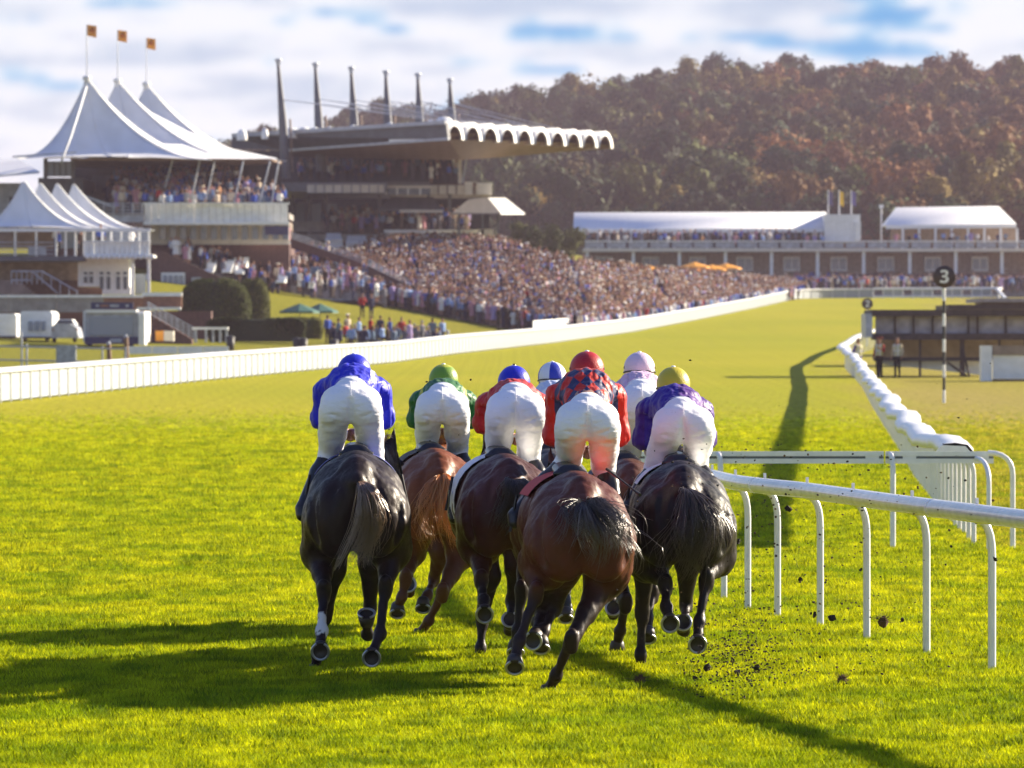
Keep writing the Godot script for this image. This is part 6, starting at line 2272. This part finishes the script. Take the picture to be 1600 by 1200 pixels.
func jockey(j: Dictionary, h: Dictionary) -> void:
	var bf := 0.72
	var s: float = FOCAL / (h.d + bf)
	var u := s / 240.0
	var org: Vector3 = at(j.b[0], j.b[1], h.d + bf)
	var o := thing("jockey", j.says, "person", org, "jockeys in the race")
	# a point from pixels off the middle of the seat and metres ahead of it
	var q := func(dx: float, dy: float, f: float) -> Vector3:
		return at(j.b[0] + dx * u, j.b[1] + dy * u, h.d + bf + f) - org
	var absolute := func(p: Array, f: float) -> Vector3:
		return at(p[0], p[1], h.d + bf + f) - org
	var lean: float = j.lean
	var hip := [q.call(-25.5, 6.0, 0.0), q.call(25.5, 6.0, 0.0)]
	var knee := [absolute.call(j.knee[0], 0.30), absolute.call(j.knee[1], 0.30)]
	var foot := [absolute.call(j.foot[0], 0.12), absolute.call(j.foot[1], 0.12)]
	var waist: Vector3 = q.call(lean * 0.3, -24.0, 0.16)
	var chest: Vector3 = q.call(lean * 0.9, j.top + 4.0, 0.42)
	var sh := [q.call(lean - 40.0, j.top + 14.0, 0.52), q.call(lean + 40.0, j.top + 14.0, 0.52)]
	var elbow := [q.call(lean - 49.0, 14.0, 0.56), q.call(lean + 49.0, 14.0, 0.56)]
	var hand := [q.call(-16.0, 34.0, 0.82), q.call(16.0, 34.0, 0.82)]
	var head: Vector3 = absolute.call(j.head, 0.80)
	var neck: Vector3 = chest.lerp(head, 0.55) + Vector3(0, -0.03, 0)
	# breeches
	var br := []
	for i in 2:
		var sd := -1.0 if i == 0 else 1.0
		br.append(bone(hip[i] + Vector3(-sd * 0.015, 0.03, 0.005), hip[i] + Vector3(-sd * 0.015, 0.07, -0.06), 0.108, 0.110, 0.04))
		br.append(bone(hip[i], hip[i].lerp(knee[i], 0.55), 0.105, 0.094, 0.025))
		br.append(bone(hip[i].lerp(knee[i], 0.55), knee[i], 0.094, 0.080, 0.02))
		br.append(bone(knee[i], knee[i] + (foot[i] - knee[i]) * 0.16, 0.078, 0.064, 0.02))
	br.append(bone(q.call(0.0, -10.0, 0.01), waist, 0.116, 0.108, 0.05, 1.04))
	br.append(bone(waist + Vector3(0, 0.002, 0.02), waist + Vector3(0, 0.006, -0.03), 0.113, 0.112, 0.02, 1.06))
	br.append(bone(q.call(0.0, 16.0, -0.082), q.call(0.0, -14.0, -0.104), 0.014, 0.008, 0.035, 1.0, -1))
	for i in 2:
		var sd := -1.0 if i == 0 else 1.0
		# the fold under each cheek and the pull lines from the crotch
		br.append(bone(q.call(sd * 9.0, 27.0, -0.10), q.call(sd * 40.0, 30.0, -0.045), 0.012, 0.008, 0.05, 1.0, -1))
		for k in 3:
			br.append(bone(q.call(sd * 4.0, 18.0 + k * 3.0, -0.118), q.call(sd * (30.0 - k * 6.0), 8.0 + k * 12.0, -0.105 + k * 0.012), 0.006, 0.003, 0.025, 1.0, -1))
	var bm := part(o, "breeches", body_mesh(br, 0.0105, null, null, [M.crease, 0.0028, Vector3(0.6, 1.7, 0.6)]), M.breeches)
	bm.set_meta("label", "white breeches")
	part(bm, "seam", tube_mesh([q.call(0.0, -44.0, 0.02), q.call(0.0, -34.0, -0.078), q.call(0.0, -22.0, -0.118)], [0.0035], 5), M.breeches)
	var band := []
	for k in 25:
		var an := TAU * k / 24.0
		band.append(waist + Vector3(cos(an) * 0.120, sin(an) * 0.112 + 0.004, -0.028 - 0.02 * sin(an)))
	part(bm, "waistband", tube_mesh(band, [0.008], 6), M.breeches)
	# shirt
	var st := []
	st.append(bone(waist + Vector3(0, 0, -0.02), chest, 0.108, 0.136, 0.06, 1.22))
	st.append(bone(chest, chest.lerp(neck, 0.5), 0.136, 0.10, 0.06, 1.25))
	st.append(bone(sh[0], sh[1], 0.080, 0.080, 0.08))
	for i in 2:
		st.append(bone(sh[i], elbow[i], 0.086, 0.070, 0.05))
		st.append(bone(elbow[i], hand[i], 0.070, 0.045, 0.04))
		for k in 5:
			var c: Vector3 = sh[i].lerp(elbow[i], 0.15 + k * 0.2)
			var tilt := 0.05 * sin(k * 2.3 + i)
			st.append(bone(c + Vector3(-0.1, tilt, 0.088), c + Vector3(0.1, -tilt, 0.084), 0.009, 0.006, 0.03, 1.0, -1))
	for k in 3:
		var cx := (k - 1) * 0.085
		st.append(bone(waist + Vector3(cx, 0.155, 0.0), chest + Vector3(cx * 1.3, 0.175, 0.05), 0.008, 0.006, 0.03, 1.0, -1))
	var shirt_at := chest
	var along: Vector3 = (chest - waist).normalized()
	var uvf := func(p: Vector3) -> Vector2:
		return Vector2((p.x - chest.x) / 0.8 + 0.5, ((p - waist).dot(along)) / 0.8 + 0.25)
	var sm := StandardMaterial3D.new()
	sm.roughness = 0.5
	sm.metallic_specular = 0.35
	sm.rim_enabled = true
	sm.rim = 0.15
	sm.albedo_texture = silks(j)
	bumped(sm, M.silk_fold, 0.9)
	var body_cloth := part(o, "silks", body_mesh(st, 0.0115, null, uvf, [M.crease, 0.0085, Vector3(1.1, 0.6, 0.6)]), sm)
	body_cloth.set_meta("label", "racing silks, " + j.says.split(" with")[0].split(" and")[0].trim_prefix("jockey in "))
	# the body under the clothes
	var bd := []
	for i in 2:
		bd.append(bone(hip[i], knee[i], 0.070, 0.055, 0.03))
		bd.append(bone(knee[i], foot[i], 0.050, 0.030, 0.03))
		bd.append(bone(foot[i], foot[i] + Vector3(0, -0.02, -0.14), 0.030, 0.022, 0.02))
		bd.append(bone(sh[i], elbow[i], 0.055, 0.042, 0.03))
		bd.append(bone(elbow[i], hand[i], 0.042, 0.028, 0.03))
		var fw: Vector3 = (hand[i] - elbow[i]).normalized()
		var sd := -1.0 if i == 0 else 1.0
		bd.append(bone(hand[i], hand[i] + fw * 0.07, 0.030, 0.032, 0.02, 0.8))
		for k in 4:
			var f0: Vector3 = hand[i] + fw * 0.085 + Vector3(sd * 0.004, 0.027 - k * 0.018, 0)
			var f1: Vector3 = f0 + fw * (0.030 - absf(k - 1.2) * 0.003) + Vector3(-sd * 0.012, 0, 0)
			bd.append(bone(f0, f1, 0.0095, 0.009, 0.006))
			bd.append(bone(f1, f1 + Vector3(-sd * 0.022, -0.004, 0.024), 0.009, 0.008, 0.006))
		bd.append(bone(hand[i] + fw * 0.03 + Vector3(-sd * 0.015, 0.02, 0), hand[i] + fw * 0.075 + Vector3(-sd * 0.03, 0.032, 0), 0.011, 0.009, 0.008))
	bd.append(bone(hip[0] + Vector3(0, 0.05, -0.02), hip[1] + Vector3(0, 0.05, -0.02), 0.05, 0.05, 0.03))
	bd.append(bone(q.call(0, -14.0, 0.02), waist, 0.085, 0.085, 0.04))
	bd.append(bone(waist, chest, 0.10, 0.115, 0.05, 1.2))
	bd.append(bone(sh[0], sh[1], 0.06, 0.06, 0.05))
	bd.append(bone(chest, neck, 0.09, 0.055, 0.05))
	bd.append(bone(neck, head + Vector3(0, -0.03, -0.02), 0.056, 0.06, 0.03))
	bd.append(bone(head + Vector3(0, -0.045, -0.05), head + Vector3(0, 0.02, -0.02), 0.072, 0.088, 0.03))
	bd.append(bone(head + Vector3(0, -0.05, -0.125), head + Vector3(0, -0.065, -0.14), 0.016, 0.018, 0.015))
	bd.append(bone(head + Vector3(0, -0.10, -0.10), head + Vector3(0, -0.105, -0.09), 0.03, 0.03, 0.02))
	for sd in [-1.0, 1.0]:
		bd.append(bone(head + Vector3(sd * 0.088, -0.055, 0.0), head + Vector3(sd * 0.090, -0.03, 0.0), 0.016, 0.018, 0.01))
	part(o, "body", body_mesh(bd, 0.010), M.skin)
	# boots
	for i in 2:
		var bo := []
		var k0: Vector3 = knee[i] + (foot[i] - knee[i]) * 0.08
		bo.append(bone(k0, knee[i].lerp(foot[i], 0.4), 0.060, 0.062, 0.03))
		bo.append(bone(knee[i].lerp(foot[i], 0.4), foot[i], 0.062, 0.043, 0.03))
		bo.append(bone(foot[i], foot[i] + Vector3(0, -0.045, 0.02), 0.042, 0.034, 0.02))
		bo.append(bone(foot[i] + Vector3(0, -0.04, 0.02), foot[i] + Vector3(0, -0.05, -0.15), 0.036, 0.032, 0.02))
		part(o, "boot", body_mesh(bo, 0.010), M.boot)
	helmet(o, j, head)
	# the whip hand and saddle gear
	saddle(h, j)

func silks(j: Dictionary) -> ImageTexture:
	var n := 256
	var im := Image.create(n, n, false, Image.FORMAT_RGB8)
	var base: Color = (j.shirt as Color).linear_to_srgb()
	var sleeve: Color = (j.sleeve as Color).linear_to_srgb()
	var navy := Color(0.03, 0.035, 0.12).linear_to_srgb()
	var yellow := Color(0.55, 0.42, 0.02).linear_to_srgb()
	var white := Color(0.7, 0.7, 0.72).linear_to_srgb()
	for y in n:
		for x in n:
			var u := (x + 0.5) / n - 0.5
			var v := (y + 0.5) / n
			var c := base
			var arm := absf(u) > 0.255
			if arm:
				c = sleeve
			match int(j.h):
				3:
					if not arm:
						var a := int(floor(u * 9.5 + v * 7.5 + 100.0)) + int(floor(u * 9.5 - v * 7.5 + 100.0))
						c = base if a % 2 == 0 else navy
				4:
					var ang := atan2(v - 0.84, u + 0.02)
					var rad := Vector2(u + 0.02, v - 0.84).length()
					if rad < 0.10 + 0.05 * cos(ang * 5.0):
						c = yellow
					elif u > 0.02 and not arm:
						c = Color(0.07, 0.012, 0.20).linear_to_srgb()
				1:
					if v > 0.80 and absf(u) < 0.10 or absf(absf(u) - 0.20 + (v - 0.6) * 0.1) < 0.02:
						c = Color(0.40, 0.40, 0.02).linear_to_srgb()
				0:
					if absf(u - 0.17) < 0.018 and v > 0.45:
						c = white
				6:
					if v > 0.72:
						c = Color(0.02, 0.05, 0.42).linear_to_srgb()
				5:
					if absf(fposmod(u * 14.0, 1.0) - 0.5) < 0.12:
						c = c.darkened(0.08)
			im.set_pixel(x, y, c)
	return ImageTexture.create_from_image(im)

func helmet(o: Node3D, j: Dictionary, head: Vector3) -> void:
	var c: Color = j.cap
	var st := begin()
	st.set_smooth_group(0)
	var rows := 16
	var cols := 28
	var g := []
	for r in rows + 1:
		var line := []
		var a := PI * 0.66 * r / rows
		for k in cols + 1:
			var b := TAU * k / cols
			var p := Vector3(sin(a) * cos(b) * 0.112, cos(a) * 0.118, sin(a) * sin(b) * 0.135)
			# panels of the silk cap puff a little between the seams
			p *= 1.0 + (0.030 * absf(sin(b * 3.0)) + 0.006 * sin(b * 23.0)) * sin(a)
			line.append(p)
		g.append(line)
	for r in rows:
		for k in cols:
			var col := c
			if j.h == 6 and (k / 4) % 2 == 0:
				col = Color(0.62, 0.66, 0.78)
			if j.h == 1 and r < 5:
				col = Color(0.40, 0.44, 0.03)
			st.set_color(col)
			quad(st, g[r][k], g[r + 1][k], g[r + 1][k + 1], g[r][k + 1])
	var m := StandardMaterial3D.new()
	m.vertex_color_use_as_albedo = true
	m.roughness = 0.45
	m.cull_mode = BaseMaterial3D.CULL_DISABLED
	m.uv1_triplanar = true
	m.uv1_scale = Vector3.ONE * 9.0
	bumped(m, M.fold, 0.25)
	var hm := part(o, "helmet", done(st), m, head + Vector3(0, 0.015, 0))
	var ring := []
	for k in 33:
		var b := TAU * k / 32.0
		ring.append(Vector3(cos(b) * 0.112, -0.028 + 0.012 * sin(b), sin(b) * 0.134))
	part(hm, "goggle_strap", tube_mesh(ring, [0.007], 5), M.goggle if j.h != 0 else m)
	part(hm, "button", lathe_mesh([Vector2(0.016, 0.112), Vector2(0.014, 0.122), Vector2(0.0, 0.126)], 10), m)
	var peak := begin()
	slab(peak, [Vector3(-0.09, 0.01, -0.10), Vector3(-0.06, -0.005, -0.19), Vector3(0.06, -0.005, -0.19), Vector3(0.09, 0.01, -0.10)], Vector3(0, 0.008, 0))
	part(hm, "peak", done(peak), m)
	if j.h in [3, 5]:
		var arc := []
		for k in 13:
			var a := PI * k / 12.0
			arc.append(Vector3(-cos(a) * 0.112, 0.0 + sin(a) * 0.045, 0.12 - 0.02 * sin(a) + absf(cos(a)) * -0.08))
		part(hm, "strap_arc", tube_mesh(arc, [0.005], 5), M.goggle)

func saddle(h: Dictionary, j: Dictionary) -> void:
	var words := ["blue racing saddle pad under the blue-clad jockey", "dark racing saddle on the chestnut horse", "racing saddle with a white number cloth on the dark bay", "racing saddle with a red cloth edge on the front bay", "racing saddle with a white cloth on the black horse", "racing saddle on the hidden brown horse", "racing saddle on the grey horse"]
	var tints := [Color(0.02, 0.03, 0.2), Color(0.03, 0.02, 0.02), Color(0.75, 0.75, 0.75), Color(0.50, 0.012, 0.012), Color(0.72, 0.72, 0.74), Color(0.02, 0.02, 0.06), Color(0.05, 0.05, 0.1)]
	var up: float = h.croup - 1.40
	var o := thing("racing_saddle", words[j.h], "saddle", h.org + Vector3(0, up, 0), "saddles in the race")
	o.rotation.y = deg_to_rad(h.yaw)
	var cl := begin()
	cl.set_smooth_group(0)
	var c: Color = tints[j.h]
	for zi in 6:
		for k in 18:
			var v := []
			for w in [[zi, k], [zi + 1, k], [zi + 1, k + 1], [zi, k + 1]]:
				var a := deg_to_rad((-1.0 + 2.0 * w[1] / 18.0) * (112.0 if j.h == 2 else 58.0))
				var z: float = -0.50 - 0.50 * w[0] / 6.0
				var rad := 0.328
				v.append(Vector3(sin(a) * rad * 0.97, 1.085 + cos(a) * rad * 0.98, z))
			quad(cl, v[0], v[1], v[2], v[3])
	part(o, "saddle_cloth", done(cl), plain(c.r, c.g, c.b, 0.7))
	var se := []
	se.append(bone(Vector3(0, 1.39, -0.55), Vector3(0, 1.42, -0.85), 0.05, 0.045, 0.03, 1.8))
	se.append(bone(Vector3(0, 1.40, -0.50), Vector3(0, 1.425, -0.50), 0.045, 0.03, 0.03, 2.6))
	part(o, "seat", body_mesh(se, 0.015), M.boot)
	for s in [-1.0, 1.0]:
		part(o, "stirrup_leather", tube_mesh([Vector3(s * 0.30, 1.25, -0.85), Vector3(s * 0.345, 1.02, -0.85)], [0.010], 5), M.boot)
	if j.h == 2:
		var t := TextMesh.new()
		t.text = "2"
		t.font_size = 64
		t.pixel_size = 0.004
		t.depth = 0.006
		var num := part(o, "cloth_number", t, M.black, Vector3(-0.335, 1.08, -0.72))
		num.rotation.y = -PI / 2
	if j.h in [1, 3]:
		var w := thing("riding_whip", "thin black whip held low behind the diamond-silks jockey" if j.h == 3 else "short black whip stub showing left of the green-clad jockey", "whip", at(948, 733, h.d + 0.6) if j.h == 3 else at(636, 728, h.d + 0.6))
		var e := at(997, 771, h.d + 0.2) if j.h == 3 else at(614, 727, h.d + 0.5)
		part(w, "shaft", tube_mesh([Vector3.ZERO, (e - w.position) * 0.3, e - w.position], [0.010, 0.008, 0.006], 6), M.black)
		part(w, "flap", tube_mesh([(e - w.position) * 0.93, (e - w.position) * 1.06], [0.010, 0.012], 6), M.black)

# ------------------------------------------------------------------ blades of grass and flying turf

func make_grass() -> void:
	var r := RandomNumberGenerator.new()
	r.seed = 99
	var n := FastNoiseLite.new()
	n.seed = 8
	n.frequency = 0.55
	n.fractal_octaves = 3
	var broad := FastNoiseLite.new()
	broad.seed = 12
	broad.frequency = 0.02
	broad.fractal_octaves = 4
	var o := Node3D.new()
	o.name = "grass"
	add_child(o)
	o.set_meta("kind", "stuff")
	tag(o, "short bright turf blades covering the near part of the track", "grass")
	var m := StandardMaterial3D.new()
	m.vertex_color_use_as_albedo = true
	m.roughness = 0.6
	m.metallic_specular = 0.12
	m.cull_mode = BaseMaterial3D.CULL_DISABLED
	m.backlight_enabled = true
	m.backlight = Color(1.0, 0.93, 0.5)
	for v in 4:
		var st := begin()
		st.set_smooth_group(-1)
		for k in 11:
			var a := r.randf() * TAU
			var root := Vector3(r.randfn() * 0.028, -0.004, r.randfn() * 0.028)
			var tall := r.randf_range(0.022, 0.05)
			var bend := Vector3(cos(a), 0, sin(a)) * tall * r.randf_range(0.2, 0.9)
			var side := Vector3(-sin(a), 0, cos(a)).rotated(Vector3.UP, r.randf_range(-0.6, 0.6)) * r.randf_range(0.0022, 0.004)
			var mid := root + Vector3(0, tall * 0.6, 0) + bend * 0.35
			var tip := root + Vector3(0, tall, 0) + bend
			var c := Color(1, 1, 1) * r.randf_range(0.75, 1.2)
			st.set_color(c)
			quad(st, root - side, mid - side * 0.8, mid + side * 0.8, root + side)
			tri(st, mid - side * 0.8, tip, mid + side * 0.8)
		st.generate_normals()
		var mesh := st.commit()
		var put := []
		var cols := []
		var d := 25.5
		while d < 190.0:
			var dens := 230.0 * pow(30.0 / d, 1.6) * (1.0 - smoothstep(38.0, 185.0, d))
			var step := 0.25
			var wide := d * 0.105
			var count := int(dens * step * wide * 2.0)
			for k in count:
				var x := r.randf_range(-wide, wide)
				var dd := d + r.randf() * step
				var s := r.randf_range(0.7, 1.25) * (1.0 + 0.35 * n.get_noise_2d(x * 2.0, dd * 2.0)) * (1.0 + maxf(0.0, dd - 34.0) * 0.012) * lerpf(1.0, 0.16, smoothstep(75.0, 185.0, dd))
				var c := turf_colour(x, dd, broad)
				var g := n.get_noise_2d(x, dd)
				c = Color(c.r * 1.03, c.g * 1.24, c.b)
				c = c.lerp(Color(0.22, 0.36, 0.011), clampf(0.25 - g * 1.1, 0.0, 0.85))
				var spot := n.get_noise_2d(x * 6.0 + 50.0, dd * 3.0)
				if spot < -0.22:
					c = c.lerp(Color(0.10, 0.20, 0.010), 0.55)
					s *= 1.25
				c = c * r.randf_range(0.55, 1.35)
				put.append(Transform3D(Basis(Vector3.UP, r.randf() * TAU).scaled(Vector3(s, s * r.randf_range(0.8, 1.2), s)), on_ground(x, dd)))
				cols.append(c)
			d += step
		var mm := MultiMesh.new()
		mm.transform_format = MultiMesh.TRANSFORM_3D
		mm.use_colors = true
		mm.mesh = mesh
		mm.instance_count = put.size()
		for i in put.size():
			mm.set_instance_transform(i, put[i])
			mm.set_instance_color(i, cols[i])
		var mi := MultiMeshInstance3D.new()
		mi.name = "blades"
		mi.multimesh = mm
		mi.material_override = m
		o.add_child(mi, true)
		mi.set_meta("kind", "stuff")

func clod_mesh(r: RandomNumberGenerator) -> ArrayMesh:
	var st := begin()
	st.set_smooth_group(-1)
	var rows := 4
	var cols := 6
	var g := []
	for i in rows + 1:
		var line := []
		for k in cols:
			var a := PI * i / rows
			var b := TAU * k / cols
			line.append(Vector3(sin(a) * cos(b), cos(a) * 0.8, sin(a) * sin(b)) * r.randf_range(0.55, 1.2))
		g.append(line)
	for i in rows:
		for k in cols:
			var j := (k + 1) % cols
			quad(st, g[i][k], g[i + 1][k], g[i + 1][j], g[i][j])
	return done(st)

func make_clods() -> void:
	var r := RandomNumberGenerator.new()
	r.seed = 31
	var earth := worn(plain(0.022, 0.014, 0.009, 0.9), M.grain, 20.0, false)
	var brown := worn(plain(0.11, 0.055, 0.02, 0.9), M.grain, 20.0, false)
	var shapes := [clod_mesh(r), clod_mesh(r), clod_mesh(r)]
	# the larger clods, each a thing
	var big := [[1232, 795, 0.055, "dark clod flying level with the second rail post"], [1154, 846, 0.045, "dark clod beside the black horse's right flank"], [1300, 966, 0.06, "flat dark clod falling between two rail posts"], [1273, 961, 0.05, "dark clod touching the foot of a rail post"], [1555, 874, 0.045, "dark clod in front of the nearest rail post"], [1250, 905, 0.035, "small clod left of the middle rail posts"], [1105, 1043, 0.06, "dark clod below the kicked-up hooves"], [1182, 1043, 0.05, "clod low over the turf right of the black horse"], [1152, 1108, 0.08, "largest dark clod just above the grass"], [1172, 1100, 0.045, "clod beside the largest one above the grass"], [1190, 1092, 0.04, "clod right of the largest pair above the grass"], [1410, 968, 0.035, "small clod near the pale rail foot"], [1345, 890, 0.03, "tiny clod before the rail posts at right"], [1086, 1115, 0.05, "reddish clod lying left of the dust"]]
	for a in big:
		var d := 34.0 + r.randf_range(-1.5, 1.0)
		var w := at(a[0], a[1], d)
		w.y = maxf(w.y, 0.03)
		var o := part(self, numbered("turf_clod"), shapes[r.randi() % 3], earth, w)
		o.scale = Vector3(1, r.randf_range(0.5, 0.9), 1) * a[2] * 0.5
		o.rotation = Vector3(r.randf() * 3, r.randf() * 3, r.randf() * 3)
		tag(o, a[3], "clod", "clods of turf in the air")
	for a in [[1380, 972, "tufted divot of turf with roots tumbling before the rail"], [1316, 1076, "dark grassy divot lying below the rail"], [1000, 1105, "dark tuft of cut turf lying behind the front bay"]]:
		var d := 33.5
		var w := at(a[0], a[1], d)
		w.y = maxf(w.y, 0.04)
		var o := thing("divot", a[2], "divot", w, "torn divots")
		var lump := part(o, "soil", shapes[1], brown)
		lump.scale = Vector3(0.035, 0.05, 0.035)
		var st := begin()
		for k in 70:
			var v := Vector3(r.randfn() * 0.5, r.randf_range(0.1, 1.0), r.randfn() * 0.5).normalized()
			var bend := Vector3(r.randfn() * 0.02, -0.012, r.randfn() * 0.02)
			strand(st, [v * 0.02, v * 0.045 + bend * 0.4, v * r.randf_range(0.05, 0.085) + bend], 0.0016)
		part(o, "roots", done(st), brown)
	# the fine spray
	var spray := Node3D.new()
	spray.name = "dirt_spray"
	add_child(spray)
	spray.set_meta("kind", "stuff")
	tag(spray, "fine spray of dark soil kicked up behind the black horse", "dirt")
	for v in 3:
		var put := []
		for k in 700:
			var px := 1150.0 + r.randfn() * 40.0
			var py := 1065.0 + r.randfn() * 55.0
			var size := r.randf_range(0.003, 0.010)
			if k % 3 == 0:
				px = r.randf_range(960.0, 1600.0)
				py = r.randf_range(690.0, 1190.0)
				px = lerpf(px, 1200.0, r.randf() * 0.7)
				size = r.randf_range(0.003, 0.011)
			if k % 41 == 0:
				px = r.randf_range(600.0, 1560.0)
				py = r.randf_range(560.0, 900.0)
			var d := 34.2 + r.randf_range(-2.5, 1.5)
			var w := at(px, py, d)
			if w.y < 0.02:
				continue
			put.append(Transform3D(Basis.from_euler(Vector3(r.randf() * 6, r.randf() * 6, 0)).scaled(Vector3(size, size * r.randf_range(0.4, 1.0), size)), w))
		var mm := MultiMesh.new()
		mm.transform_format = MultiMesh.TRANSFORM_3D
		mm.mesh = shapes[v]
		mm.instance_count = put.size()
		for i in put.size():
			mm.set_instance_transform(i, put[i])
		var mi := MultiMeshInstance3D.new()
		mi.name = "specks"
		mi.multimesh = mm
		mi.material_override = brown if v == 2 else earth
		spray.add_child(mi, true)
		mi.set_meta("kind", "stuff")
